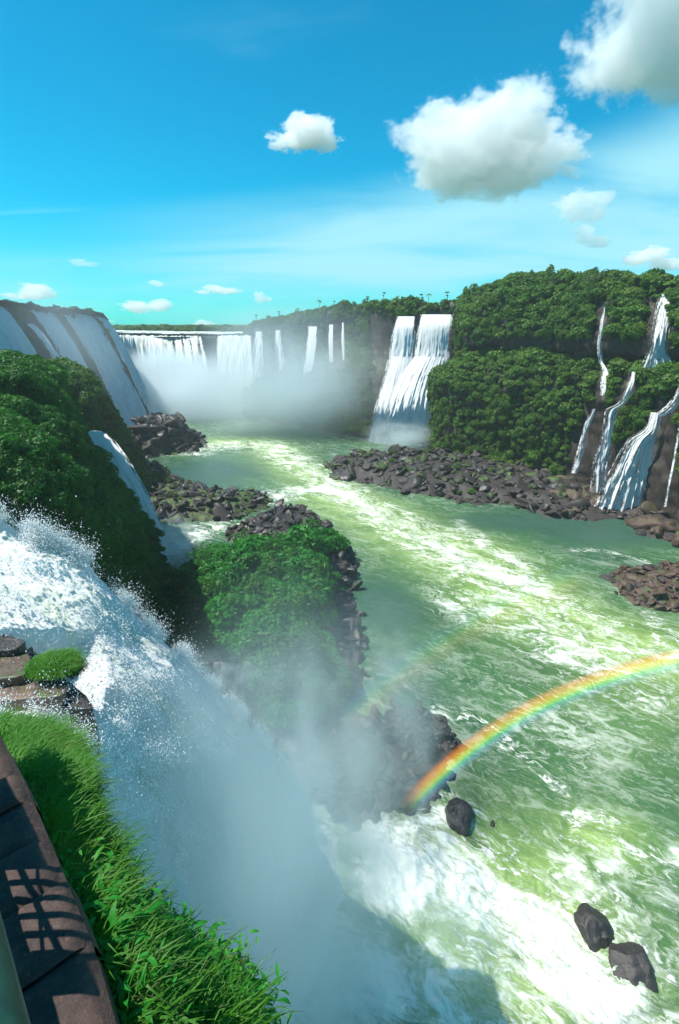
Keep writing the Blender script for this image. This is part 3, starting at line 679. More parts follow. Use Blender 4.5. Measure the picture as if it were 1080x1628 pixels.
def put_boulder(p, s, k, label, group=None, r=rnd):
    o = link('boulder', r.choice(BM[k]), None, tuple(p), (r.uniform(-.5, .5), r.uniform(-.5, .5), r.uniform(0, 6.28)), (s, s * r.uniform(.8, 1.2), s * r.uniform(.8, 1.15)))
    return tag(o, label, 'boulder', group)
def scatter_boulders(G, n, smin, smax, kinds, label, group, keep=None, seed=1, sink=.2, key='bank'):
    r = random.Random(seed); N = normals(G); N = N * np.sign(N[..., 2:3])
    p, nn = surf_samples(G, N, n, seed, keep)
    for i in range(len(p)):
        s = smin + (smax - smin) * r.random() ** 2.2
        u_, v_ = proj(p[i]); kd = r.choice(kinds); q = (s - smin) / (smax - smin); ad = 'big' if q > .45 else 'small' if q < .12 else 'middle-sized'
        put_boulder(p[i] + np.array([0, 0, s * (.35 - sink)]), s, kd, ad + ' ' + {'grey': 'grey', 'dark': 'blackish', 'moss': 'moss-stained', 'red': 'reddish-brown'}[kd] + ' boulder ' + where(float(u_), float(v_), key), group, r)

def rubble(name, G, n, smin, smax, kinds, seed, label, keep=None):
    N = normals(G); N = N * np.sign(N[..., 2:3]); p, nn = surf_samples(G, N, n, seed, keep); r = np.random.RandomState(seed)
    s = smin * .7 + (smax * 1.5 - smin) * r.rand(len(p)) ** 3.2; p[:, 2] += s * .1; pr = [m_ for k in kinds for m_ in BM[k]]
    gn_scatter(name, pr, p, r.uniform(-3.1, 3.1, (len(p), 3)) * np.array([.25, .25, 1]), np.stack([s * r.uniform(.8, 1.8, len(p)), s * r.uniform(.7, 1.3, len(p)), s * r.uniform(.35, 1.15, len(p))], 1), r.randint(0, len(pr), len(p)), label, 'rubble')
SH = [(518, 742), (560, 726), (640, 722), (700, 722), (760, 728), (850, 750), (940, 785), (1010, 805), (1090, 835), (1300, 930), (1300, 1000), (1130, 890), (1080, 862), (1010, 846), (990, 825), (930, 826), (880, 822), (820, 806), (740, 798), (670, 785), (600, 772), (545, 762)]
GS, NS = mound('rocky_shore', SH, 3.2, 9, .9, M_rock, 101, 'bank of broken basalt at the foot of the right-hand cliff', 'shore', 1.2)
onland = lambda p, n: p[:, 2] > .2
nearw = lambda p, n: p[:, 2] > -.4
rubble('bank_rubble', GS, 5200, .45, 1.7, ['grey', 'grey', 'dark', 'moss'], 11, 'broken dark rubble of the bank under the right-hand cliff', lambda p, n: nearw(p, n) & (proj(p)[0] < 930 + 40 * fbm(p, .2, 2, 3)))
rubble('red_bank_rubble', GS, 4200, .4, 1.5, ['red', 'grey', 'red', 'dark'], 12, 'broken reddish rubble under the right-hand cascades', lambda p, n: nearw(p, n) & (proj(p)[0] > 890 + 40 * fbm(p, .2, 2, 3)))
scatter_boulders(GS, 420, 1.1, 4.2, ['grey', 'grey', 'dark', 'moss'], 'dark basalt boulder on the bank below the right-hand cliff', 'boulders on the right bank',
                 lambda p, n: onland(p, n) & (proj(p)[0] < 900) & (proj(p)[1] > 715), 3)
scatter_boulders(GS, 170, 1.0, 3.3, ['red', 'grey', 'red', 'dark'], 'red-brown boulder on the bank under the right-hand cascades', 'boulders under the cascades',
                 lambda p, n: onland(p, n) & (proj(p)[0] > 860) & (proj(p)[0] < 1100), 4)
cover('shore_grass', CR_far, GS, NS, 900, .8, 1.6, 105, 'patches of low green growth among the bank boulders', 'scrub',
      lambda p, n: (fbm(p, .09, 2, 31) > .12) & (p[:, 2] > 1.2) & (proj(p)[0] < 905))
for (u, v, s, k, lb) in ((990, 806, 4.4, 'red', 'large reddish-brown boulder directly below the widest right-hand cascade'),
                         (905, 806, 5.0, 'grey', 'large grey slab of rock at the water edge left of the reddish boulder'),
                         (838, 800, 3.6, 'grey', 'broad grey boulder at the edge of the green pool'),
                         (1040, 838, 6.2, 'red', 'flat red-brown rock shelf at the right edge of the pool'),
                         (1085, 862, 3.4, 'red', 'pale red boulder at the right edge of the frame beside the pool')):
    p = P(u, v, z=1.0); put_boulder(p, s, k, lb)
OC = [(965, 930), (985, 910), (1040, 905), (1100, 890), (1300, 960), (1300, 1080), (1120, 975), (1060, 968), (1000, 952)]
GO, NO = mound('rock_spit', OC, 2.2, 6, .6, M_redrock, 111, 'low spit of red-brown rock at the right edge of the river', 'rock', .9)
rubble('spit_rubble', GO, 2600, .25, .9, ['red', 'red', 'grey'], 13, 'broken red-brown rubble of the low spit', nearw)
scatter_boulders(GO, 230, .6, 1.8, ['red', 'red', 'grey'], 'red-brown boulder heaped on the low spit at the right', 'boulders on the right spit', lambda p, n: (p[:, 2] > .1) & (proj(p)[0] < 1100), 5, key='spit')
# rocks in the upper river and left side
RI = [(196, 722), (230, 728), (312, 716), (322, 702), (280, 694), (215, 694)]
GR1, _ = mound('twin_peaked_rock', RI, lambda X, Y: 4 + 8 * np.exp(-((X - P(258, 700, z=0)[0]) / 7) ** 2) + 7 * np.exp(-((X - P(294, 700, z=0)[0]) / 6) ** 2), 9, .8, M_rockmoss, 121, 'hazy two-peaked rock standing in the river before the far falls', 'rock', 2.0)
rubble('peak_rubble', GR1, 900, .6, 2.2, ['dark', 'grey'], 14, 'dark rubble on the two-peaked rock', nearw)
scatter_boulders(GR1, 30, 1.2, 3.5, ['dark', 'grey'], 'dark boulder around the two-peaked rock upstream', 'boulders at the two-peaked rock', onland, 6, key='mid')
RJ = [(225, 735), (262, 745), (290, 770), (350, 785), (425, 790), (432, 806), (360, 826), (290, 830), (235, 828), (200, 790)]
GR2, NR2 = mound('rock_bar', RJ, 3.6, 9, .8, M_rockmoss, 131, 'low mossy rock bar between the small left fall and the rapids', 'rock', 1.6)
rubble('rock_bar_rubble', GR2, 2600, .4, 1.6, ['dark', 'moss', 'dark', 'grey'], 15, 'dark rubble on the mossy rock bar', nearw)
scatter_boulders(GR2, 60, .9, 2.8, ['dark', 'dark', 'moss', 'grey'], 'dark boulder on the mossy rock bar in midstream', 'boulders on the rock bar', onland, 7, key='mid')
cover('rock_bar_growth', CR_dry, GR2, NR2, 900, .7, 1.5, 135, 'olive scrub on the left half of the rock bar', 'scrub', lambda p, n: (p[:, 2] > 1.3) & (proj(p)[0] < 345) & (fbm(p, .1, 2, 12) > -.15))
RK = [(365, 850), (400, 832), (440, 812), (500, 818), (520, 845), (545, 862), (500, 880), (430, 884), (395, 872)]
GR3, NR3 = mound('dark_rock_point', RK, 3.4, 6, .6, M_darkrock, 141, 'jagged dark rock point at the upper tip of the island', 'rock', 1.4)
rubble('point_rubble', GR3, 1500, .35, 1.3, ['dark', 'grey'], 16, 'dark rubble at the upper tip of the island', nearw)
scatter_boulders(GR3, 50, .7, 2.3, ['dark', 'grey'], 'jagged dark boulder at the upper tip of the island', 'boulders at the island tip', onland, 8, key='mid')
rubble('island_rubble', GI, 5200, .25, 1.3, ['dark', 'grey', 'dark'], 17, 'dark rubble along the bare edge of the island', lambda p, n: nearw(p, n) & (~keepI(p, n)))
scatter_boulders(GI, 75, .7, 2.4, ['dark', 'dark', 'grey'], 'bare boulder on the rocky side of the island', 'boulders on the island edge',
                 lambda p, n: (p[:, 2] > .2) & (proj(p)[0] > 500) & (proj(p)[1] > 860), 9, key='shelf')
RM = [(480, 1190), (560, 1150), (640, 1140), (710, 1150), (740, 1190), (700, 1240), (640, 1290), (560, 1300), (490, 1270)]
GM, _ = mound('misty_rock_shelf', RM, 1.6, 4, .35, M_darkrock, 151, 'dark rock shelf half hidden in the mist below the near fall', 'rock', 1.1)
rubble('shelf_rubble', GM, 1600, .2, .9, ['dark', 'grey'], 18, 'wet dark rubble on the misty rock shelf', nearw)
scatter_boulders(GM, 40, .4, 1.6, ['dark', 'grey'], 'wet dark boulder on the misty shelf below the near fall', 'boulders on the misty shelf', onland, 10, key='shelf')
BM['big'] = [boulder_mesh(900 + i, M_darkrock, 5, 20, .12, .78, (.7, .85), .92) for i in range(4)]
for (u, v, s, k, lb) in ((730, 1303, 1.9, 'big', 'rounded dark boulder splashed by white water beside the rainbow foot'),
                         (948, 1478, 1.7, 'big', 'blocky dark boulder ringed by foam in the lower right rapids'),
                         (1004, 1535, 1.8, 'big', 'wet pointed boulder under thin water in the lower right corner rapids'),
                         (783, 1312, .5, 'dark', 'small stone just right of the rounded boulder by the rainbow foot'),
                         (672, 1192, 2.0, 'big', 'mossy boulder in the mist behind the rainbow foot')):
    put_boulder(P(u, v, z=.1), s, k, lb)

# ---------------------------------------------------------------- waterfalls
def fall(name, strips, m, label, nv=60, bul=.4, seed=1, cat='waterfall', group=None, lumps=.35, du=.35, soft=0):
    lumps *= .5
    """strips: list of rows top to bottom; a row is (uL, uR, v, y)"""
    L = np.array([P(a, v, y=y) for a, b, v, y in strips]); Rr = np.array([P(b, v, y=y) for a, b, v, y in strips])
    L = crom(L, nv); Rr = crom(Rr, nv); wd = np.linalg.norm(Rr - L, axis=1).max(); nu = int(max(8, min(160, wd / du)))
    s = np.linspace(0, 1, nu)[None, :, None]; G = L[:, None] * (1 - s) + Rr[:, None] * s
    hgt = np.concatenate([[0], np.cumsum(np.linalg.norm(np.diff((L + Rr) / 2, axis=0), axis=1))])
    acr = (s[..., 0] * wd) * np.ones((nv, 1)); alg = hgt[:, None] * np.ones((1, nu))
    edge = np.minimum(s[..., 0], 1 - s[..., 0]) * 2 * np.ones((nv, 1)); edge = np.clip(edge * max(1.2, wd / 9), 0, 1)
    Q = np.stack([acr * 1.1, alg * .06, 0 * acr + seed * 3.7], -1); Q2 = np.stack([acr * .9, alg * .5, 0 * acr + seed], -1)
    fr = (alg / hgt[-1])
    if soft: edge = edge * np.clip(fr * soft, 0, 1) ** .5
    dy = (-np.abs(fbm(Q, .5, 4, seed)) * 1.6 * lumps * 2 - fbm(Q2, .7, 3, seed + 4) * lumps) * (.25 + fr) - (1 - (2 * s[..., 0] - 1) ** 2) * bul
    G = G.copy(); G[..., 1] += dy; G[..., 0] += fbm(Q2, .5, 2, seed + 9) * lumps * .7 * fr
    me = mesh(name, G.reshape(-1, 3), gridfaces(nv, nu), m, True, {'flow': np.stack([acr, alg, edge], -1).reshape(-1, 3)})
    return tag(link(name, me), label, cat, group)
# twin fall: a left and a right column on the upper step, one broad apron below
tw = bpy.data.objects.new('waterfall', None); C.objects.link(tw)
tag(tw, 'big white two-step waterfall with twin upper columns in the middle distance', 'waterfall')
yA, yB = 238, 231
def part_of(o, par, nm):
    o.parent = par; o.name = nm
    for k in ('category', 'group', 'label'):
        if k in o: del o[k]
    return o
part_of(fall('column', [(630, 662, 503, yA + 1), (624, 661, 520, yA - 2), (618, 658, 560, yA - 3), (612, 656, 590, yA - 4)], M_fall, 'x', 50, .5, 3), tw, 'water_column')
part_of(fall('column', [(667, 721, 500, yA), (663, 719, 518, yA - 3), (658, 716, 560, yA - 4), (652, 714, 595, yA - 5)], M_fall, 'x', 50, .8, 5), tw, 'water_column')
part_of(fall('apron', [(620, 665, 566, yA - 4), (606, 656, 612, yA - 6), (594, 646, 655, yA - 8), (582, 640, 703, yA - 3)], M_fall, 'x', 60, .8, 7, soft=4), tw, 'apron')
part_of(fall('apron', [(655, 716, 566, yA - 6), (634, 708, 600, yA - 8), (616, 700, 650, yA - 10), (606, 698, 705, yA - 6)], M_fall, 'x', 70, 1.4, 9, lumps=.7, soft=5), tw, 'apron')
# far horseshoe curtain along the crest
def curtain(name, crest, drop, outv, m, label, seed, nv=50, n=220, zb=0, lumps=1.0, group=None, open_=None):
    T = crom(np.array(crest), n); acc = np.concatenate([[0], np.cumsum(np.linalg.norm(np.diff(T, axis=0), axis=1))])
    r = np.linspace(0, 1, nv)[:, None, None]; 
    o = np.array(outv, float)[None, None, :]
    G = T[None] + o * (r ** .82) ; G[..., 2] = T[None, :, 2] - (T[None, :, 2] - zb) * (r[..., 0] ** 1.18) + .4 * (1 - r[..., 0]) + (fbm(np.stack([acc[None] * np.ones((nv, 1)), r[..., 0] * 6 * np.ones((1, n)), np.zeros((nv, n)) + seed], -1), .35, 3, seed) * 1.3)
    hgt = (T[:, 2].mean() - zb) * r[..., 0] * np.ones((1, n)); acr = acc[None] * np.ones((nv, 1))
    Q = np.stack([acr, hgt * .12, 0 * acr + seed], -1)
    w_ = np.abs(fbm(Q, .25, 4, seed)) * lumps * (.2 + r[..., 0]) * 3
    G = G + (o / (np.linalg.norm(outv) + 1e-6)) * w_[..., None]
    ed = np.clip(np.minimum(acc, acc[-1] - acc)[None] / 4, 0, 1) * np.ones((nv, 1))
    if open_: ed = ed * open_(acc[None] / acc[-1], r[..., 0])
    me = mesh(name, G.reshape(-1, 3), gridfaces(nv, n), m, True, {'flow': np.stack([acr, hgt, ed], -1).reshape(-1, 3)})
    return tag(link(name, me), label, 'waterfall', group)
curtain('waterfall', [P(152, 534, y=325), P(166, 533, y=338), P(210, 534, y=362), P(262, 535, y=373), P(322, 535, y=370)], 1, (8, -20, 0), M_fall_far,
        'wide white horseshoe waterfall at the far end of the gorge', 3, 60, 320, lumps=1.4, open_=lambda s, r: np.where(s > .68, .45 + .35 * np.sin(s * 90), 1.0) * np.ones_like(r))
curtain('waterfall', [P(344, 540, y=352), P(352, 534, y=350), P(375, 534, y=348), P(400, 535, y=344)], 1, (2, -14, 0), M_fall_far,
        'bright white cascade at the right end of the horseshoe, under the trees', 5, 50, 120, lumps=1.2)
def thin(label, rows, m=M_fall_thin, group=None, seed=1, bul=.2): return fall('waterfall', [(a, b, v, y - 5) for a, b, v, y in rows], m, label, 50, bul, seed, group=group, lumps=.25, du=.25)
thin('narrow fading waterfall nearest the bright cascade on the hazy cliff', [(405, 417, 527, 338), (403, 419, 560, 334), (401, 420, 600, 332)], seed=2)
thin('second narrow waterfall from the horseshoe on the hazy cliff', [(436, 446, 525, 330), (438, 449, 550, 327), (444, 456, 590, 325)], seed=3)
thin('tallest of the narrow hazy falls, slanting down to the rubble slope', [(489, 505, 519, 311), (487, 503, 550, 307), (484, 499, 580, 303), (475, 492, 625, 297)], M_fall, seed=4)
thin('short narrow waterfall right of the tallest hazy one', [(523, 530, 516, 298), (522, 530, 540, 295), (524, 531, 576, 293)], M_fall, seed=5)
thin('faint thread of water nearest the big twin waterfall', [(544, 547, 513, 291), (543, 548, 540, 288), (545, 548, 575, 286)], M_fall, seed=6)
# left wall falls
M_wall = fall_mat('streaked_falling_water', .6, (-.12, -.02), us=.8, vs=1.4)
def wallfall(label, i0, i1, seed, dz=0.0, m=M_wall, gap=None):
    cr = crom(np.array(crestD), 100); a = cr[int(i0 * 99):int(i1 * 99) + 1].copy(); a[:, 2] += -1.0 - dz; a[:, 0] += 1.5 + dz * .5
    k = np.linspace(0, len(a) - 1, 8).astype(int)
    return curtain('waterfall', a[k], 1, (25, -3, 0), m, label, seed, 60, 120, lumps=1.6)
wallfall('waterfall at the left edge of the photo on the far left wall', .02, .245, 11)
wallfall('shaded waterfall starting lower, second on the far left wall', .30, .35, 12, 6)
wallfall('narrow shaded waterfall high on the far left wall beside the leftmost trees', .37, .47, 13)
wallfall('broadest shaded waterfall in the middle of the far left wall', .50, .66, 14)
wallfall('last shaded waterfall on the far left wall before its dark end', .68, .80, 15)
# small left fall below the mid hill
M_fall_left = fall_mat('shaded_falling_water', .15, tone=(.88, .90, .90), green=.15, vs=.6, us=.9)
fall('waterfall', [(118, 150, 684, 134), (130, 172, 690, 128), (150, 200, 722, 122), (180, 228, 768, 117), (206, 250, 812, 113), (222, 266, 850, 112), (230, 276, 880, 110)], M_fall_left, 'small tilted waterfall pouring between the left hills', 70, 1.0, 17, lumps=.5)
# right-hand cascades
def yA_at(u, v):
    uu, vv = proj(GA.reshape(-1, 3)); d = (uu - u) ** 2 + (vv - v) ** 2; k = np.argsort(d)[:60]
    k = k[d[k] < 160] if (d[k] < 160).any() else k[:5]
    return GA.reshape(-1, 3)[k, 1].min() - 1.2
def casc(label, rows, m=M_fall_thin, seed=1, group=None, bul=.3, lumps=.35):
    rr = [(a, b, v, yA_at((a + b) / 2, v)) for a, b, v in rows]
    ys = np.array([r[3] for r in rr]); ys = np.minimum.accumulate(ys)        # water never runs back into the hill
    return fall('waterfall', [(a, b, v, y) for (a, b, v, _), y in zip(rr, ys)], m, label, 70, bul, seed, group=group, lumps=lumps, du=.25)
M_casc = fall_mat('cascade_water', .55, (.10, -.03), us=1.2, vs=1.8)
casc('tall white waterfall high at the right edge above the ledge', [(1048, 1072, 467), (1041, 1070, 490), (1034, 1064, 530), (1026, 1064, 562), (1012, 1080, 585)], M_casc, 21, bul=.6, lumps=.7)
casc('thin broken trickle down both cliff tiers, left of the tall right fall', [(960, 963, 486), (953, 960, 520), (949, 957, 555), (953, 960, 578), (958, 968, 592), (955, 966, 606), (953, 962, 628)], M_fall_thin, 22, lumps=.6)
casc('slender winding cascade falling beside a mossy bulge', [(1003, 1012, 586), (996, 1008, 612), (982, 996, 640), (962, 984, 652), (958, 978, 675), (950, 974, 710), (940, 970, 745), (936, 970, 786)], M_casc, 24, bul=.6, lumps=.8)
casc('thin white thread at the left of the right-hand cascades', [(942, 948, 650), (930, 941, 672), (925, 934, 690), (918, 930, 715), (908, 918, 752)], M_fall_thin, 25, lumps=.6)
casc('wide fan-shaped cascade ending behind the large reddish boulder', [(1032, 1052, 655), (1022, 1048, 682), (996, 1046, 700), (978, 1040, 730), (960, 1038, 765), (940, 1034, 812)], M_casc, 26, bul=1.2, lumps=1.1)
casc('bright chute entering the wide cascade from the right edge', [(1086, 1110, 590), (1078, 1094, 615), (1066, 1082, 636), (1050, 1072, 652), (1034, 1056, 662)], M_casc, 27, lumps=.6)
casc('thin green-tinted thread of water down the rock at the right edge', [(1078, 1083, 680), (1070, 1075, 730), (1062, 1067, 770), (1056, 1060, 805)], M_fall_thin, 28)
#PART2
# ---------------------------------------------------------------- the near waterfall
ROWS = [
 [P(-150, 815, y=17), P(0, 850, y=18), P(120, 893, y=19), P(240, 1010, y=20), P(385, 1140, y=21.7), P(465, 1235, y=24.3), P(525, 1345, y=29), P(550, 1430, z=-.5)],
 [P(-150, 880, y=14.2), P(0, 925, y=14.8), P(130, 975, y=15.5), P(240, 1060, y=16.2), P(350, 1180, y=17.4), P(430, 1300, y=20.2), P(490, 1420, y=24.8), P(520, 1500, z=-.5)],
 [P(-150, 985, y=12), P(0, 1005, y=12.2), P(120, 1060, y=12.7), P(220, 1140, y=13.3), P(310, 1270, y=14.8), P(390, 1400, y=17.3), P(450, 1520, y=21.2), P(480, 1600, z=-.5)],
 [P(-150, 1120, y=10), P(0, 1130, y=10.1), P(110, 1150, y=10.4), P(190, 1210, y=10.9), P(260, 1330, y=12), P(330, 1480, y=14), P(390, 1640, y=16.6), P(420, 1750, z=-.5)],
 [P(-150, 1190, y=8.6), P(0, 1185, y=8.8), P(80, 1195, y=9.2), P(140, 1240, y=9.7), P(180, 1400, y=10.5), P(230, 1600, y=11.3), P(280, 1850, y=12), P(290, 2000, z=-.5)]]
def slab(poly, ztop, th, seed, m, n=26, k=7, amp=.05):
    """a broken rock slab: polygon outline, rounded worn edges"""
    a = np.array(poly, float); c = a.mean(0); ang = np.linspace(0, 2 * math.pi, 49)[:-1]
    prm = crom(np.vstack([a, a[:1]]), 49)[:-1]
    rows = [(0.0, 0), (.5, 0), (.9, 0), (.985, -.02), (1.0, -.07), (1.0, -th * .5), (.97, -th)]
    V = np.array([[list(c + (p - c) * f) + [ztop + dz] for p in prm] for f, dz in rows]); V = V.transpose(1, 0, 2)
    V = np.vstack([V, V[:1]]); V = crom(V.transpose(1, 0, 2), 22).transpose(1, 0, 2)
    V = V + np.stack([fbm(V, 2.2, 3, seed), fbm(V, 2.2, 3, seed + 1), fbm(V, 1.3, 4, seed + 2, ridge=True)], -1) * amp * np.array([1.6, 1.6, 1.5])
    return mesh('slab', V.reshape(-1, 3), gridfaces(V.shape[0], V.shape[1]), m)
def near_fall():
    # the rock the river runs over, just below the water, added to block sun
    B = crom(np.array(ROWS), 40); B = crom(B.transpose(1, 0, 2), 50).transpose(1, 0, 2)
    up = B[:, :1] + np.array([-70, 4., 1.5]) ; B = np.concatenate([up, B], 1); NB_ = toward(normals(B), B, np.array([3., 0, 60.]))
    B = B - NB_ * 2.2; B[:, 0, 2] = 43; B[:, 1:, 2] -= .5
    B = np.concatenate([B, B[-1:] + np.array([0, -1.2, -46.])], 0); B = np.concatenate([B[:1] + np.array([-6, 5.5, -1]), B], 0); B = np.concatenate([B[:1] + np.array([0, 0, -44.]), B], 0)
    tag(link('bed_sun_block', mesh('bed_sun_block', B.reshape(-1, 3), gridfaces(B.shape[0], B.shape[1]), M_darkrock)), kind='structure')
    nu, nv = 520, 640
    A = crom(np.array(ROWS), nu); A = crom(A.transpose(1, 0, 2), nv).transpose(1, 0, 2)      # (across, along, 3)
    N = toward(normals(A), A, np.array([3., 0, 60.]))
    s = np.linspace(0, 1, nu)[:, None] * np.ones((1, nv)); t = np.ones((nu, 1)) * np.linspace(0, 1, nv)[None]
    al = np.concatenate([np.zeros((nu, 1)), np.cumsum(np.linalg.norm(np.diff(A, axis=1), axis=-1), axis=1)], 1)
    ac = np.concatenate([np.zeros((1, nv)), np.cumsum(np.linalg.norm(np.diff(A, axis=0), axis=-1), axis=0)], 0)
    fade = ss(.72, .15, t)
    Q = np.stack([ac, al * .45, 0 * al], -1)
    Q2 = np.stack([ac * 1.3, al * .5, 0 * al + 5], -1)
    lip = ss(.02, .25, t)
    pu, pv = proj(A); led_ = ss(165, 120, pu) * ss(1000, 1020, pv) * ss(1135, 1112, pv)
    d = fbm(Q, .35, 3, 5) * .9 * lip + (fbm(Q2, 1.7, 4, 7, ridge=True) * (.04 + .20 * fade) + fbm(Q2, 4.5, 3, 9) * .15 * (.1 + fade)) * (1 - led_) - led_ * 1.2
    A2 = A + N * d[..., None]
    # the far rim throws up ragged tongues
    rim = ss(.10, 0, s); Q3 = np.stack([al * 1.0, ac * .6, 0 * al], -1)
    A2[..., 2] += rim * (np.maximum(fbm(Q3, .55, 4, 33), 0) * 1.5 * (.5 + lip)); A2[..., 0] += rim * fbm(Q3, 1.2, 3, 34) * .4
    edge = np.clip(s * 22, 0, 1); edge = np.minimum(edge, np.clip((1 - s) * 14, 0, 1))
    foam = np.clip(.35 + .75 * ss(.62, .15, t) + .5 * rim - .3 * np.exp(-((t - .22) / .10) ** 2 - ((s - .22) / .12) ** 2) - .35 * ss(.35, .6, t), 0, 1)
    me = mesh('near_waterfall', A2.reshape(-1, 3), gridfaces(nu, nv), None, True, {'flow': np.stack([ac, al, edge], -1).reshape(-1, 3), 'foam': foam.ravel()})
    m, n = mat('near_falling_water')
    f = n.new('ShaderNodeAttribute', attribute_name='flow').outputs['Vector']; q = n.new('ShaderNodeSeparateXYZ', {0: f})
    fo = n.new('ShaderNodeAttribute', attribute_name='foam').outputs['Fac']
    def cv(a, b, z=0.0): return n.new('ShaderNodeCombineXYZ', {0: n.math('MULTIPLY', q.outputs[0], a), 1: n.math('MULTIPLY', q.outputs[1], b), 2: z}).outputs[0]
    n1 = n.noise(cv(1, .3), .5, 5, .6, dist=.6); n2 = n.noise(cv(1, .35, 4.0), 3.2, 6, .72); n3 = n.noise(cv(1, .5, 9.0), 12.0, 4, .78); n4 = n.noise(cv(1, .9, 3.0), 30.0, 2, .7)
    den = n.math('ADD', n.math('MULTIPLY', n1, .35), n.math('ADD', n.math('MULTIPLY', n2, .35), n.math('MULTIPLY', n3, .3)))
    wh = n.ramp(n.math('MULTIPLY_ADD', fo, .40, den), .42, .74)
    sp_ = n.math('MULTIPLY', n.ramp(n4, .62, .70), .6)
    col = n.mix(wh, (.90, .90, .88), (.97, .96, .95)); col = n.mix(sp_, col, (.92, .93, .93))
    grn = n.math('MULTIPLY', n.math('MULTIPLY', n.ramp(n1, .52, .36), n.ramp(q.outputs[1], 15.0, 8.0, 0.0, .7)), n.ramp(n3, .6, .4))
    col = n.mix(grn, col, (.52, .66, .36))
    bh = n.math('ADD', n.math('MULTIPLY', den, 1.0), n.math('MULTIPLY', n4, .10))
    bp = n.new('ShaderNodeBump', {'Height': bh, 'Strength': n.math('MULTIPLY_ADD', fo, .42, .03), 'Distance': .55})
    nrm = n.vmath('NORMALIZE', n.vmath('ADD', bp.outputs[0], (-.15, 0, .85)))
    bs = n.new('ShaderNodeBsdfPrincipled', {'Base Color': col, 'Roughness': .55, 'Normal': nrm, 'Specular IOR Level': .3})
    tl = n.new('ShaderNodeBsdfTranslucent', {'Color': col}); mx = n.new('ShaderNodeMixShader', {0: .42, 1: bs.outputs[0], 2: tl.outputs[0]})
    al_ = n.ramp(n.math('ADD', n3, n.math('MULTIPLY_ADD', q.outputs[2], 1.1, -.75)), -.05, .06)
    m2 = n.new('ShaderNodeMixShader', {0: al_, 1: n.new('ShaderNodeBsdfTransparent').outputs[0], 2: mx.outputs[0]})
    n.l.new(m2.outputs[0], n.new('ShaderNodeOutputMaterial').inputs[0]); me.materials.append(m)
    tag(link('near_waterfall', me), 'huge white waterfall plunging past the camera in the left foreground', 'waterfall')
    poly = [(-17.8, 16.5), (-26, 30), (-36, 44), (-95, 44), (-95, 16.5)]  # unseen land plug, added to stop sun passing under the stream
    Vp = [(x, y, z) for z in (-5, 43.5) for x, y in poly]; k5 = 5
    for i in range(5): pass
    me2 = bpy.data.meshes.new('bed_sun_block'); me2.from_pydata(Vp, [], [(0, 1, 2, 3, 4), (9, 8, 7, 6, 5)] + [(i, (i + 1) % 5, 5 + (i + 1) % 5, 5 + i) for i in range(5)]); me2.materials.append(M_darkrock)
    tag(link('bed_sun_block', me2), kind='structure')
    for (x0, x1, y0, y1, zt, sd) in ((-13.2, -6.0, 18.0, 25.2, 33.8, 5), (-16.5, -11.5, 18.5, 25.6, 37.5, 6)):  # hidden blocks added to keep sun from leaking in behind the rim
        me3 = slab([(x0, y0), (x1, y0), (x1, (y0 + y1) / 2), (x1 - .6, y1), (x0, y1), (x0, (y0 + y1) / 2)], zt, 38, sd, M_darkrock, amp=.35); tag(link('sun_block_rock', me3), 'unseen dark rock block added behind the rim of the near waterfall to stop sun, ' + ('lower' if sd == 5 else 'upper') + ' one', 'rock')
    # droplets
    import bmesh
    bm = bmesh.new(); bmesh.ops.create_icosphere(bm, subdivisions=1, radius=1); dm = bpy.data.meshes.new('droplet'); bm.to_mesh(dm); bm.free()
    mm, k = mat('water_droplets')
    b_ = k.new('ShaderNodeBsdfPrincipled', {'Base Color': (.95, .96, .96, 1), 'Roughness': .35}); t_ = k.new('ShaderNodeBsdfTranslucent', {'Color': (.95, .96, .96, 1)})
    k.l.new(k.new('ShaderNodeMixShader', {0: .4, 1: b_.outputs[0], 2: t_.outputs[0]}).outputs[0], k.new('ShaderNodeOutputMaterial').inputs[0]); dm.materials.append(mm)
    r = np.random.RandomState(3); pts = []; sz = []
    def add(n, i, j, off, s0, s1):
        # cluster droplets along noise so that they fly in bursts
        keep = fbm(A2[i, j], .9, 3, 55) + r.normal(size=len(i)) * .10 > .0
        i, j, off = i[keep], j[keep], off[keep]
        p = A2[i, j] + N[i, j] * off[:, None] + r.normal(size=(len(i), 3)) * .07
        pts.append(p); sz.append(s0 + (s1 - s0) * r.rand(len(i)) ** 3)
    n_ = 150000; j = (r.beta(1.2, 1.8, n_) * .92 * (nv - 1)).astype(int); i = (np.abs(r.normal(size=n_)) * .03 * nu).astype(int).clip(0, nu - 1)
    off = r.exponential(.13, n_) * (.5 + fade[i, j]); add(n_, i, j, off, .005, .026)
    p = pts[-1]; p[:, 0] += np.abs(r.normal(size=len(p))) * .12; p[:, 2] += r.exponential(.15, len(p))
    n_ = 90000; j = (r.beta(1.6, 3.2, n_) * (nv - 1)).astype(int); i = r.randint(0, nu, n_); off = .05 + r.exponential(.16, n_); add(n_, i, j, off, .005, .024)
    n_ = 42000; j = ((.12 + .5 * r.rand(n_)) * (nv - 1)).astype(int); i = (nu * (.62 + .36 * r.rand(n_))).astype(int); off = .05 + r.exponential(.3, n_); add(n_, i, j, off, .006, .02)
    n_ = 50000; j = ((.15 + .45 * r.rand(n_)) * (nv - 1)).astype(int); i = (nu * (.28 + .45 * r.rand(n_))).astype(int); off = .15 + r.exponential(.5, n_); add(n_, i, j, off, .004, .015)
    pts_ = np.concatenate(pts); s_ = np.concatenate(sz)
    st = np.stack([s_, s_ * r.uniform(.6, 1, len(s_)), s_ * r.uniform(.8, 1.7, len(s_))], 1)
    gn_scatter('spray_droplets', [dm], pts_, r.uniform(-3, 3, (len(s_), 3)) * .3, st, np.zeros(len(s_)), 'flying drops of spray along the near waterfall', 'spray')
near_fall()

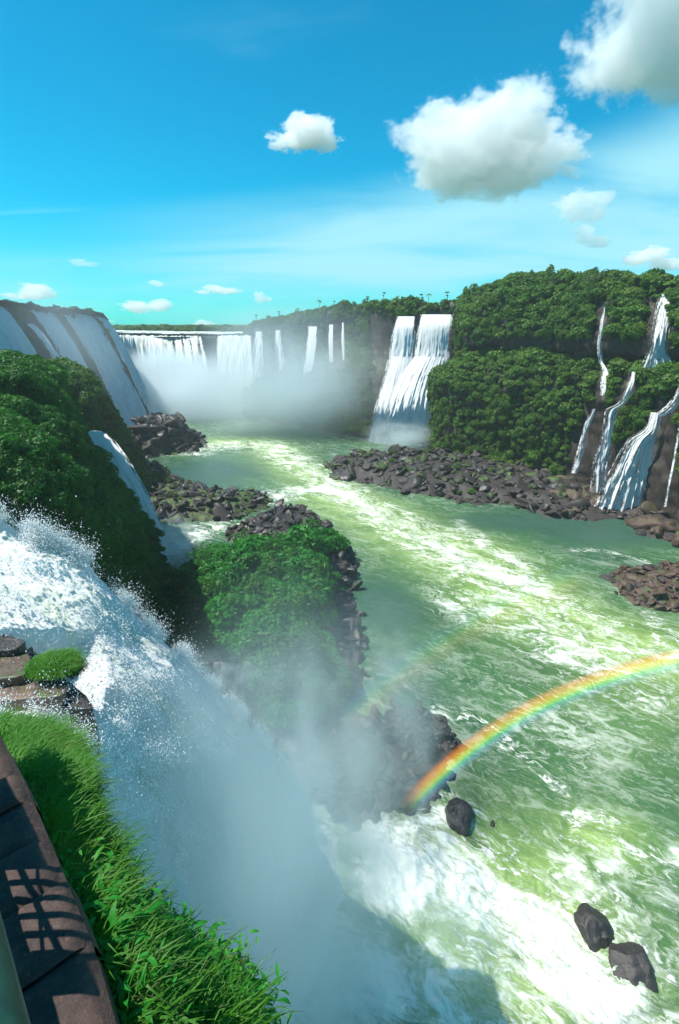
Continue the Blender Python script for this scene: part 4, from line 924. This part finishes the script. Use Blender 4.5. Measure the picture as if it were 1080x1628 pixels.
# ---------------------------------------------------------------- ledge with grass between the two near streams
def img_poly(l, z): return [tuple(P(u, v, z=z)[:2]) for u, v in l]
led = link('rock_ledge', None, None, tuple(P(40, 1070, z=45.4)))
tag(led, 'stepped brown rock ledge jutting between the two near streams at the left edge', 'rock ledge')
bpy.context.view_layer.update()
M_ledge = rock_mat('ledge_basalt', (.06, .042, .030), (.16, .105, .072), (.24, .17, .13), 2.2, .1, .5)
def child(me, name, par):
    o = link(name, me, par); o.matrix_parent_inverse = Matrix.Translation(-par.location); return o
for i, (poly, z, th, m) in enumerate((([(-90, 1010), (20, 1010), (70, 1050), (110, 1085), (140, 1110), (143, 1128), (90, 1122), (-90, 1112)], 45.5, 1.6, M_darkrock),
                                   ([(-90, 1020), (10, 1020), (50, 1045), (90, 1080), (105, 1100), (60, 1110), (-90, 1104)], 45.85, .5, M_ledge),
                                   ([(-90, 1016), (20, 1022), (45, 1042), (52, 1062), (20, 1078), (-90, 1080)], 46.15, .4, M_ledge),
                                   ([(-90, 1008), (-20, 1006), (22, 1012), (40, 1022), (10, 1034), (-90, 1036)], 46.4, .6, M_darkrock))):
    child(slab(img_poly(poly, z), z, th, 20 + i, m), 'slab', led)
# grass ------------------------------------------------------------------
def tuft_mesh(seed, nb, L, wd, spread, m, dirx=.6, diry=-.1):
    r = np.random.RandomState(seed); V = []; Fc = []
    for b in range(nb):
        l = L * r.uniform(.55, 1.2); a = r.uniform(0, 2 * math.pi); d = np.array([math.cos(a) * .55 + dirx, math.sin(a) * .55 + diry, 0]); d *= r.uniform(.5, 1.1)
        base = np.array([r.normal() * spread, r.normal() * spread, 0]); side = np.array([-d[1], d[0], 0]); side /= np.linalg.norm(side) + 1e-6
        side = side * math.cos(r.uniform(-1, 1)) + np.array([0, 0, r.uniform(-.5, .5)]); k = len(V); n = 5
        for i in range(n + 1):
            t = i / n; p = base + np.array([0, 0, 1]) * l * (t * .95 - .62 * t * t * r.uniform(.7, 1.2)) + d * l * (t ** 1.7) * .95
            w_ = wd * (1 - t ** 2.2) * .5 + .0006; V += [p - side * w_, p + side * w_]
        for i in range(n): Fc.append((k + 2 * i, k + 2 * i + 1, k + 2 * i + 3, k + 2 * i + 2))
    return mesh('tuft', V, Fc, m)
TU = [tuft_mesh(60 + i, 26, .40, .011, .06, M_blade, .35) for i in range(6)]
TUd = [tuft_mesh(80 + i, 22, .36, .008, .06, M_leaf_dry, .45, -.1) for i in range(3)]
BK = [[(-20, 1150, -4.8), (50, 1172, -5.0), (98, 1190, -5.2), (112, 1280, -7)], [(20, 1230, -3.9), (80, 1230, -4.2), (108, 1235, -4.6), (122, 1350, -7)],
      [(60, 1330, -3.1), (100, 1318, -3.5), (118, 1318, -4), (134, 1440, -6.5)], [(90, 1410, -2.9), (125, 1412, -3.3), (148, 1428, -3.8), (156, 1520, -6)],
      [(120, 1480, -2.8), (172, 1490, -3.2), (212, 1515, -3.8), (235, 1600, -5.5)], [(150, 1560, -2.75), (210, 1565, -3.15), (272, 1575, -3.6), (320, 1680, -5.2)],
      [(170, 1640, -2.7), (250, 1640, -3.1), (335, 1640, -3.5), (380, 1755, -5)], [(200, 1800, -2.7), (290, 1790, -3.0), (385, 1760, -3.3), (420, 1880, -5)]]
BKc = [[P(u, v, z=CZ + z) for u, v, z in c] for c in BK]
GBk = loft(BKc, 120, 60); NBk = normals(GBk); NBk *= np.sign(NBk[..., 2:3])
GBk2 = GBk + NBk * (fbm(GBk, 1.2, 4, 3) * .16)[..., None]
tag(link('grass_bank', mesh('grass_bank', GBk2.reshape(-1, 3), gridfaces(120, 60), M_soil, True)), kind='structure')
def grass(name, protos, p, smin, smax, seed, label):
    r = np.random.RandomState(seed); n = len(p); s = r.uniform(smin, smax, n)
    gn_scatter(name, protos, p, np.stack([r.normal(size=n) * .15, r.normal(size=n) * .15, r.normal(size=n) * .7], 1), np.stack([s, s, s * r.uniform(.8, 1.1, n)], 1), r.randint(0, len(protos), n), label, 'grass')
p, nn = surf_samples(GBk2, NBk, 6500, 7); u, v = proj(p); nz = fbm(p, .9, 3, 66)
k = ((v < 1400) | (nz > -.22)) & (v < 1700)
grass('bank_grass', TU, p[k], .5, 1.2, 8, 'long bright grass arching over the bank beside the stone wall')
p, nn = surf_samples(GBk2, NBk, 900, 17); u, v = proj(p); k = (v < 1690) & (((u - v * 0 > 110) & (v < 1420)) | (v > 1460))
grass('dry_bank_grass', TUd, p[k], .7, 1.2, 18, 'thin dry stalks along the outer edge of the grass bank')
r = np.random.RandomState(2); pc = P(86, 1062, z=46.1); a = r.uniform(0, 6.28, 420); rd = np.sqrt(r.rand(420)); p = pc + np.stack([np.cos(a) * rd * .62, np.sin(a) * rd * .45, .12 * (1 - rd)], 1)
grass('ledge_grass', TU, p, .85, 1.4, 9, 'round tuft of green grass hanging over the end of the brown rock ledge')
pp = pc + np.stack([.35 + .35 * r.rand(60), -.2 + .5 * r.rand(60), -.1 - .2 * r.rand(60)], 1); grass('dry_ledge_grass', TUd, pp, .8, 1.3, 10, 'dry drooping blades at the tip of the ledge grass')
# broad-leaved plants
def leaf_blade(seed, L, wd, m):
    r = np.random.RandomState(seed); V = []; Fc = []; n = 6
    for i in range(n + 1):
        t = i / n; w_ = wd * math.sin(math.pi * min(1, t * .96 + .03)) ** .8 * (1 - .25 * t); z = .18 * L * math.sin(t * 2.2) - .22 * L * t * t
        x = L * t; cup = .25 * w_; V += [(x, -w_, z + cup), (x, 0, z), (x, w_, z + cup)]
    for i in range(n): Fc += [(3 * i, 3 * i + 1, 3 * i + 4, 3 * i + 3), (3 * i + 1, 3 * i + 2, 3 * i + 5, 3 * i + 4)]
    return mesh('leaf', V, Fc, m, True)
M_herb2 = leaf_mat('yellowed_herb_leaf', (.10, .26, .02), (.20, .34, .03), (.30, .30, .05), .45)
LEAF = [leaf_blade(i, .062 + .014 * i, .010 + .0022 * i, (M_herb, M_herb, M_herb2, M_herb)[i]) for i in range(4)]
def stalk_mesh(h):
    V = []; Fc = []; n = 5
    for i in range(4):
        z = h * i / 3; rr = .006 * (1 - .2 * i)
        for j in range(n): V.append((rr * math.cos(j * 1.2566) + .03 * (i / 3) ** 2, rr * math.sin(j * 1.2566), z))
    for i in range(3):
        for j in range(n): Fc.append((i * n + j, i * n + (j + 1) % n, (i + 1) * n + (j + 1) % n, (i + 1) * n + j))
    return mesh('stem', V, Fc, M_herb, True)
STK = [stalk_mesh(.32), stalk_mesh(.45)]
p, nn = surf_samples(GBk2, NBk, 2600, 27); u, v = proj(p); k = (v > 1385 + 0 * u) & (u > 120) & (v < 1640) & (fbm(p, .8, 2, 3) > -.25)
dd = np.linalg.norm(p - np.array([0, 0, CZ]), axis=1); k &= (dd > 2.9) & (v < 1610) & (u < 300); p = p[k]; nn = nn[k]; r = random.Random(12)
SPOTS = p[:150]
for i, q in enumerate(SPOTS):
    e = link('broadleaf_plant', None, None, tuple(q - np.array([0, 0, .03])), (r.uniform(-.25, .25), r.uniform(-.1, .2), r.uniform(0, 6.28)))
    u_, v_ = proj(q); tag(e, ('tall' if i % 2 else 'low') + ' broad-leaved green plant ' + where(float(u_), float(v_), 'herb'), 'plant', 'broad-leaved plants on the bank')
    hi = i % 2; h = (.32, .45)[hi]; link('stem', STK[hi], e); nl = r.randint(8, 11)
    for j in range(nl):
        t = .25 + .75 * j / (nl - 1); a = j * 2.4 + r.uniform(-.3, .3); s = r.uniform(.75, 1.25) * (1.1 - .35 * t)
        link('leaf', r.choice(LEAF), e, (.03 * t * t, 0, h * t), (r.uniform(-.3, .3), -r.uniform(-.15, .75) * (.4 + t), a), s)
# a dense low cushion of the same leaves below
def cushion(seed):
    r = np.random.RandomState(seed); n = 90; V = []; Fc = []
    for i in range(n):
        me = LEAF[i % 4]; co = np.empty(len(me.vertices) * 3); me.vertices.foreach_get('co', co); co = co.reshape(-1, 3)
        a, b = r.uniform(0, 6.28), -r.uniform(-.2, 1.0); ca, sa, cb, sb = math.cos(a), math.sin(a), math.cos(b), math.sin(b)
        x = co[:, 0] * cb + co[:, 2] * sb; z = -co[:, 0] * sb + co[:, 2] * cb; q = np.stack([x * ca - co[:, 1] * sa, x * sa + co[:, 1] * ca, z], 1) * r.uniform(.6, 1.1)
        k = len(V); V += list(q + np.array([r.normal() * .13, r.normal() * .13, r.uniform(0, .22)])); 
        Fc += [tuple(k + w for w in f.vertices) for f in me.polygons]
    return mesh('cushion', V, Fc, M_herb, True)
CU = [cushion(i) for i in range(4)]
p, nn = surf_samples(GBk2, NBk, 2300, 37); u, v = proj(p); k = (v > 1400) & (u > 110) & (v < 1650) & (fbm(p, .9, 2, 5) > -.25)
grass('leafy_ground_cover', CU, p[k], .6, 1.1, 38, 'low leafy ground cover beside the stone wall')

# ---------------------------------------------------------------- stone parapet, its grille and rail
M_cope = rock_mat('coping_stone', (.03, .017, .014), (.085, .046, .036), (.14, .085, .065), 6.0, 0, .75)
WT = CZ - 2.4
edge_uv = [(-95, 1000), (-40, 1080), (0, 1158), (40, 1232), (78, 1320), (120, 1418), (157, 1510), (192, 1628), (225, 1740), (270, 1900)]
EP = crom(np.array([P(u, v, z=WT) for u, v in edge_uv]), 400)
cum = np.concatenate([[0], np.cumsum(np.linalg.norm(np.diff(EP[:, :2], axis=0), axis=1))])
def along(d): return np.array([np.interp(d, cum, EP[:, 0]), np.interp(d, cum, EP[:, 1])])
def rail_pt0(d, off, z):
    pnt = along(d); tg = along(d + .01) - along(d - .01); tg /= np.linalg.norm(tg); nrm = np.array([tg[1], -tg[0]])
    if nrm[0] > 0: nrm = -nrm
    q = pnt + nrm * off; return [q[0], q[1], WT + z]
par = link('stone_parapet', None, None, (0, 0, 0)); tag(par, 'dark weathered stone parapet at the lower left edge, beside the camera', 'wall')
r = random.Random(3); d = 0.0; wid = .78
mort = np.array([[rail_pt0(dd_, o_, z_) for (o_, z_) in ((.01, -.5), (.012, -.03), (.41, -.03), (.41, -.5))] for dd_ in np.linspace(.01, cum[-1] - .01, 120)])
link('mortar', mesh('mortar', mort.reshape(-1, 3), gridfaces(120, 4), M_cope), par)
while d < cum[-1] - .1:
    L = r.uniform(.24, .38); d1 = min(d + L, cum[-1]); n = 14; V = []
    dz0 = r.uniform(-.012, .012); ov = r.uniform(-.012, .012)
    prof = [(-.02, -.55), (-.01, -.2), (0, -.09), (.02, -.04), (.06, -.008), (.12, 0), (.24, .003), (.40, 0), (.40, -.30)]
    gap = .002
    for i in range(n):
        s = d + gap + (d1 - d - 2 * gap) * i / (n - 1); pnt = along(s); tg = along(s + .01) - along(s - .01); tg /= np.linalg.norm(tg); nrm = np.array([tg[1], -tg[0]])
        if nrm[0] > 0: nrm = -nrm
        e_ = .02 * max(0, 1 - min(i, n - 1 - i) / 1.5)
        for a, z in prof: V.append([pnt[0] + nrm[0] * (a + ov), pnt[1] + nrm[1] * (a + ov), WT + z + dz0 - e_ * (z > -.3)])
    V = np.array(V).reshape(n, len(prof), 3); V = crom(V.transpose(1, 0, 2), 40).transpose(1, 0, 2)
    V[..., 2] += fbm(V, 9, 4, 4) * .008 + fbm(V, 30, 2, 4) * .003; V[..., 0] += fbm(V, 7, 3, 9) * .008
    link('coping_stone', mesh('coping_stone', V.reshape(-1, 3), gridfaces(n, 40), M_cope, True), par)
    d = d1
def box(name, a, b, m, par=None, rnd_=0):
    a = np.array(a, float); b = np.array(b, float)
    V = [(x, y, z) for x in (a[0], b[0]) for y in (a[1], b[1]) for z in (a[2], b[2])]
    Fc = [(0, 1, 3, 2), (4, 6, 7, 5), (0, 4, 5, 1), (2, 3, 7, 6), (0, 2, 6, 4), (1, 5, 7, 3)]
    return link(name, mesh(name, V, Fc, m), par)
def bar(name, p0, p1, r0, m, par=None, n=10, flat=None):
    p0 = np.array(p0, float); p1 = np.array(p1, float); d = (p1 - p0) / np.linalg.norm(p1 - p0); a = np.cross(d, [.1, .2, 1]); a /= np.linalg.norm(a); b = np.cross(d, a); V = []
    for q in (p0, p1):
        for i in range(n): t = 2 * math.pi * i / n; V.append(q + r0 * (a * math.cos(t) + b * math.sin(t) * (flat or 1)))
    Fc = [(i, (i + 1) % n, n + (i + 1) % n, n + i) for i in range(n)]
    V += [p0, p1]; me = mesh(name, V, Fc + [(2 * n, (i + 1) % n, i, i) for i in range(n)][:0], m, True)
    return link(name, me, par)
# floor of the lookout behind the parapet
M_dark = plain('dark_paving', (.05, .04, .035), .85, 0, 6, .6)
box('lookout_floor', (-5, -3, WT - .6), (-2.3, 1.9, WT - .30), M_dark)['kind'] = 'structure'
box('lookout_floor', (-2.299, -3, WT - .6), (.3, .45, WT - .30), M_dark)['kind'] = 'structure'
# railing along the inner side of the parapet: solid sheets and one barred bay
M_green = plain('green_painted_metal', (.012, .06, .04), .5, .2, 30, .5)
she = link('railing', None); tag(she, 'unseen green metal railing of bars, with solid sheets added to shade the parapet beside the camera', 'railing')
def rail_pt(d, z, off=-.47):
    pnt = along(d); tg = along(d + .01) - along(d - .01); tg /= np.linalg.norm(tg); nrm = np.array([tg[1], -tg[0]])
    if nrm[0] > 0: nrm = -nrm
    q = pnt + nrm * abs(off); return np.array([q[0], q[1], z])
RH = .95
def dfor(u, v): y = P(u, v, z=WT)[1]; ds = np.linspace(.06, cum[-1] - .06, 400); return ds[np.argmin([abs(rail_pt(d, 0)[1] - y) for d in ds])]
b0, b1, b2, b3, b4 = dfor(51, 1388), dfor(125, 1530), dfor(165, 1592), dfor(20, 1226), dfor(28, 1242)
def shade_sheet(d0, d1, z0, z1):
    n = 12; V = []
    for i in range(n):
        d = d0 + (d1 - d0) * i / (n - 1)
        for off, z in ((-.47, z0), (-.47, z1), (-.482, z1), (-.482, z0), (-.47, z0)): V.append(rail_pt(d, WT + z, off))
    link('shade_sheet', mesh('shade_sheet', V, gridfaces(n, 5), M_green), she)
shade_sheet(.06, b3, -.28, RH); shade_sheet(b4, b0, -.28, RH); shade_sheet(b0 + .001, b1 - .001, -.28, .62); shade_sheet(b1, b2, -.28, RH); shade_sheet(b2 + .001, cum[-1] - .06, -.28, .66)
for i in range(6):
    d = b0 + (b1 - b0) * i / 5; bar('bar', rail_pt(d, WT + .62), rail_pt(d, WT + RH + .1), .015, M_green, she, 8)
bar('rod', rail_pt(b0, WT + .74), rail_pt(b1, WT + .82), .012, M_green, she, 8); bar('rod', rail_pt(b0, WT + .88), rail_pt(b1, WT + .70), .007, M_green, she, 8)
# handrail tube cut by the lower left corner, and a bracket on the parapet
def cam_pt(u, v, dep):
    a = (u - 540) / F; b = (814 - v) / F
    return np.array([0, 0, CZ]) + dep * np.array([a, cp + sp * b, -sp + cp * b])
hr = bar('handrail', cam_pt(-88, 1330, .95), cam_pt(-12, 1720, .62), .050, M_green, None, 24); tag(hr, 'thick green painted handrail tube in the lower left corner', 'handrail')
br_ = link('metal_bracket', None); tag(br_, 'small green metal bracket at the foot of the parapet, bottom left', 'bracket')
bar('strap', cam_pt(124, 1566, 2.2), cam_pt(158, 1690, 2.0), .022, M_blade and plain('worn_green_paint', (.20, .30, .12), .6, 0, 40, .6), br_, 6, .3)
bar('rod', cam_pt(40, 1604, 2.1), cam_pt(124, 1562, 2.2), .007, M_green, br_, 6); bar('rod', cam_pt(66, 1592, 2.0), cam_pt(124, 1612, 2.1), .010, M_green, br_, 6)
bar('rod', cam_pt(0, 1596, 2.0), cam_pt(66, 1592, 2.0), .010, M_green, br_, 6)

# ---------------------------------------------------------------- mist and haze
def mist(label, c, rad, dens, seed, nsc=1.6, lo=.42, hi=.66, rot=0, pw=1.0, stretch=(1, 1, 1), aniso=.35, step=1.0):
    import bmesh
    bm = bmesh.new(); bmesh.ops.create_icosphere(bm, subdivisions=3, radius=1); me = bpy.data.meshes.new('mist'); bm.to_mesh(me); bm.free()
    m, n = mat('mist_%d' % seed); tcn = n.new('ShaderNodeTexCoord').outputs['Object']
    rr = n.vmath('LENGTH', tcn); fall_ = n.math('POWER', n.ramp(rr, 1.0, 0.0), pw)
    v_ = n.vmath('ADD', n.vmath('MULTIPLY', tcn, stretch), (seed * 1.7, seed * .3, 0))
    nz = n.noise(v_, nsc, 5, .6, dist=.5); dn = n.math('MULTIPLY', n.math('MULTIPLY', fall_, n.ramp(nz, lo, hi)), dens)
    vs = n.new('ShaderNodeVolumePrincipled', {'Color': (.88, .965, .99, 1), 'Density': dn, 'Anisotropy': aniso})
    n.l.new(vs.outputs[0], n.new('ShaderNodeOutputMaterial').inputs['Volume']); me.materials.append(m)
    o = link('mist', me, None, tuple(c), (0, 0, rot), rad); tag(o, label, 'mist', kind='stuff'); return o
mist('great cloud of spray filling the basin below the horseshoe falls', P(290, 650, y=318), (78, 36, 42), .24, 1, 1.7, .32, .64)
mist('bright puff of spray rising before the horseshoe falls', P(262, 590, y=335), (34, 14, 20), .4, 8, 1.8, .3, .6)
mist('thin spray drifting before the hazy cliff', P(480, 610, y=264), (72, 36, 48), .10, 2, 1.2, .25, .65)
mist('spray at the foot of the big twin waterfall', P(640, 695, y=224), (24, 9, 9), .3, 3, 1.6, .35, .65)
mist('spray cloud rising from the foot of the near waterfall', P(530, 1230, y=37) + np.array([-1, 0, 4]), (9, 10, 18), .14, 4, 2.2, .46, .68)
mist('thin spray drifting from the near waterfall towards the island', P(600, 1160, y=42), (12, 16, 17), .15, 5, 2.0, .42, .7)
mist('smooth spray veil between the near waterfall and the lookout', P(490, 1570, y=22) + np.array([0, 0, 4]), (8.5, 9, 16), .32, 6, 1.6, .3, .7)
mist('ragged white spray thrown over the rim of the near waterfall', P(330, 1075, y=21) + np.array([0, 0, .2]), (7, 1.6, 1.7), .5, 10, 3.2, .44, .62, stretch=(3, 1, 1))
mist('spray at the foot of the small left waterfall', P(268, 868, y=106), (11, 9, 9), .3, 7, 1.6, .35, .65)

mist('thin bluish veil of spray before the far left wall', P(70, 570, y=225), (34, 70, 40), .016, 12, 1.0, .1, .5)
mist('glowing veil of fine spray over the bend of the near waterfall', P(300, 1190, y=15) + np.array([.6, -.3, .8]), (3.6, 3.2, 5), .22, 11, 2.0, .3, .65)
mist('puff of spray added low on the rim of the near waterfall to soften a sun patch', P(455, 1290, y=22) + np.array([.8, 0, .4]), (3.4, 3.2, 5), .2, 13, 1.8, .3, .62)  # added volume that softens the hard edge of a sunlit patch
mist('broad sunlit veil of fine spray hanging in front of the near waterfall', (-1.6, 13.5, 38.5), (5.8, 7, 12), .07, 14, 1.2, .2, .6)
mist('bright spray spreading over the foam at the foot of the near waterfall', P(670, 1520, z=2.5), (11, 9, 6.0), .20, 15, 1.5, .28, .62)
mist('white burst of spray where the near waterfall strikes the river', P(570, 1370, z=1.5), (6, 7, 5.5), .35, 16, 1.8, .3, .62)
mist('sunlit spray added just beyond the grass bank to brighten the shaded near waterfall', (-1.5, 9.0, 43.0), (3.2, 3.8, 8.0), .15, 17, 1.1, .2, .6)  # scattering volume added close to the lookout to whiten the shaded fall
hz = mesh('haze', [(x, y, z) for x in (-420, 420) for y in (-30, 900) for z in (-8.0, 92)], [(0, 1, 3, 2), (4, 6, 7, 5), (0, 4, 5, 1), (2, 3, 7, 6), (0, 2, 6, 4), (1, 5, 7, 3)])
m, n = mat('air'); vs = n.new('ShaderNodeVolumePrincipled', {'Color': (.90, .97, 1.0, 1), 'Density': .00022, 'Anisotropy': .2})
n.l.new(vs.outputs[0], n.new('ShaderNodeOutputMaterial').inputs['Volume']); hz.materials.append(m); tag(link('haze', hz), 'even pale air', 'haze', kind='stuff')

# ---------------------------------------------------------------- rainbow: an arc in the spray, a slice of the cone about the antisolar line
ANTI = np.array([math.sin(math.radians(86.5)) * math.cos(math.radians(58)), math.cos(math.radians(86.5)) * math.cos(math.radians(58)), -math.sin(math.radians(58))])
def rainbow(r0, r1, dist, f0, f1, strength, flipc, label, fr=8.0):
    ax = ANTI.copy(); a = np.cross(ax, [0, 0, 1]); a /= np.linalg.norm(a); b = np.cross(ax, a); nu, nv = 200, 12; V = []; att = []
    for i in range(nu):
        ph = f0 + ((f1 - f0 + math.pi) % (2 * math.pi) - math.pi) * i / (nu - 1)
        for j in range(nv):
            t = j / (nv - 1); th = math.radians(r0 + (r1 - r0) * t)
            V.append(np.array([0, 0, CZ]) + dist * (ax * math.cos(th) + math.sin(th) * (a * math.cos(ph) + b * math.sin(ph)))); att.append((t, i / (nu - 1), 0))
    V = np.array(V); u, v = proj(V); m, n = mat('rainbow_light')
    s = n.new('ShaderNodeSeparateXYZ', {0: n.new('ShaderNodeAttribute', attribute_name='flow').outputs['Vector']})
    t = s.outputs[0] if not flipc else n.math('SUBTRACT', 1.0, s.outputs[0])
    cr = n.new('ShaderNodeValToRGB', {0: t}); el = cr.color_ramp.elements; el[0].position = 0.0; el[0].color = (.35, .35, .75, 1); el[1].position = 1.0; el[1].color = (.75, .16, .03, 1)
    for ps, c in ((.2, (.25, .5, .8)), (.34, (.12, .75, .4)), (.46, (.6, .85, .1)), (.58, (.95, .65, .05)), (.76, (1, .33, .04))):
        e = el.new(ps); e.color = c + (1,)
    al = n.math('MULTIPLY', n.ramp(s.outputs[0], 0.0, .5), n.ramp(s.outputs[0], 1.0, .72))
    en = n.math('MULTIPLY', n.ramp(s.outputs[1], 0.0, .12), n.ramp(s.outputs[1], 1.0, .9)); al = n.math('MULTIPLY', al, en)
    g = n.new('ShaderNodeNewGeometry'); al = n.math('MULTIPLY', al, n.ramp(n.noise(g.outputs['Position'], .12, 3, .5), .3, .6, strength * .65, strength))
    d_ = n.new('ShaderNodeBsdfDiffuse', {0: cr.outputs[0]}); 
    n.l.new(n.new('ShaderNodeMixShader', {0: al, 1: n.new('ShaderNodeBsdfTransparent').outputs[0], 2: d_.outputs[0]}).outputs[0], n.new('ShaderNodeOutputMaterial').inputs[0])
    me = mesh('rainbow', V, gridfaces(nu, nv), m, True, {'flow': np.array(att)}); return tag(link('rainbow', me), label, 'rainbow')
def ph_of(u, v):
    ax = ANTI.copy(); a = np.cross(ax, [0, 0, 1]); a /= np.linalg.norm(a); b = np.cross(ax, a); d_ = P(u, v, y=1.0) - np.array([0, 0, CZ]); return math.atan2(d_ @ b, d_ @ a)
pa, pb = ph_of(640, 1292), ph_of(1120, 1050)
rainbow(40.5, 42.9, 34.0, pa, pb, .34, False, 'bright rainbow arc curving over the green river at the lower right')
pa, pb = ph_of(540, 1170), ph_of(960, 930)
rainbow(49.5, 53.6, 36.0, pa, pb, .06, True, 'faint second rainbow to the left of the bright one')

# ---------------------------------------------------------------- clouds
def cloud(label, u, v, wpx, hpx, dist, seed, dens=1.0, lobes=17, lo=.38, hi=.55, flat=.35):
    c = P(u, v, y=dist); sx = wpx / F * dist * .5 * 1.05; sz = hpx / F * dist * .5 * 1.0; r = np.random.RandomState(seed)
    m, n = mat('cloud_%d' % seed); tcn = n.new('ShaderNodeTexCoord').outputs['Object']; sc_ = sx
    wv = n.new('ShaderNodeTexNoise', {'Scale': 2.6, 'Detail': 9.0, 'Roughness': .68}); n.l.new(tcn, wv.inputs['Vector'])
    wq = n.vmath('ADD', tcn, n.scale(n.vmath('SUBTRACT', wv.outputs['Color'], (.5, .5, .5)), 1.15))
    f = None
    for k in range(lobes):
        a = r.uniform(-.62, .62); h = (1 - abs(a) / .8) ; p = (a, r.uniform(-.35, .35), r.uniform(-flat, max(-.1, h * .62) )); rad = r.uniform(.30, .46) * (1.1 - .5 * abs(a))
        q = n.vmath('MULTIPLY', n.vmath('SUBTRACT', wq, p), (1, 1, 1.0)); s = n.math('SUBTRACT', 1.0, n.math('DIVIDE', n.vmath('LENGTH', q), rad))
        f = s if f is None else n.math('MAXIMUM', f, s)
    dn = n.math('MULTIPLY', n.ramp(f, 0.0, .16), dens)
    vs = n.new('ShaderNodeVolumePrincipled', {'Color': (1, 1, 1, 1), 'Density': dn, 'Anisotropy': .0})
    n.l.new(vs.outputs[0], n.new('ShaderNodeOutputMaterial').inputs['Volume'])
    import bmesh
    bm = bmesh.new(); bmesh.ops.create_icosphere(bm, subdivisions=3, radius=1); V = np.array([v_.co[:] for v_ in bm.verts]); Fc = np.array([[q.index for q in f_.verts] for f_ in bm.faces]); bm.free()
    V = V * np.array([1.1, .85, 1.0]); me = mesh('cloud', V, Fc, m)
    return tag(link('cloud', me, None, tuple(c), (0, 0, 0), (sx, sx * .8, sz)), label, 'cloud')
cloud('large puffy white cloud with a grey base, right of the sky centre', 780, 222, 262, 172, 2200, 1, .015)
cloud('bright cloud cut by the top right corner of the sky', 1062, 58, 270, 215, 2300, 2, .013)
cloud('small ragged white cloud alone near the sky centre', 488, 214, 112, 58, 2400, 3, .03)
for i, (lb, u, v, w_, h_, lo_) in enumerate((('small white cloud low at the left edge above the left wall falls', 45, 467, 92, 34, 6), ('tiny round cloud above the horseshoe, higher than its neighbours', 256, 449, 40, 16, 4),
        ('ragged small cloud low over the left end of the horseshoe', 234, 485, 92, 34, 6), ('flat small cloud just above the horizon trees by the horseshoe', 318, 514, 52, 14, 4),
        ('small elongated cloud left of a puffier one above the bright cascade', 345, 463, 84, 20, 5), ('small puffy cloud above the bright cascade', 416, 473, 44, 26, 4),
        ('faint little cloud at far left, above the low left-edge cloud', 132, 418, 60, 18, 4), ('soft small cloud under the large cloud, upper of two', 930, 330, 110, 60, 6), ('soft small cloud under the large cloud, lower of two', 936, 378, 80, 40, 5),
        ('small bright cloud at the right edge just above the forested cliff', 1042, 413, 84, 44, 6), ('tiny flat cloud left of the horseshoe right beside the dark wall end', 165, 512, 40, 9, 4))):
    cloud(lb, u, v, w_, h_, 3200, 20 + i, .02 if i not in (7, 8, 6) else .008, lobes=lo_)
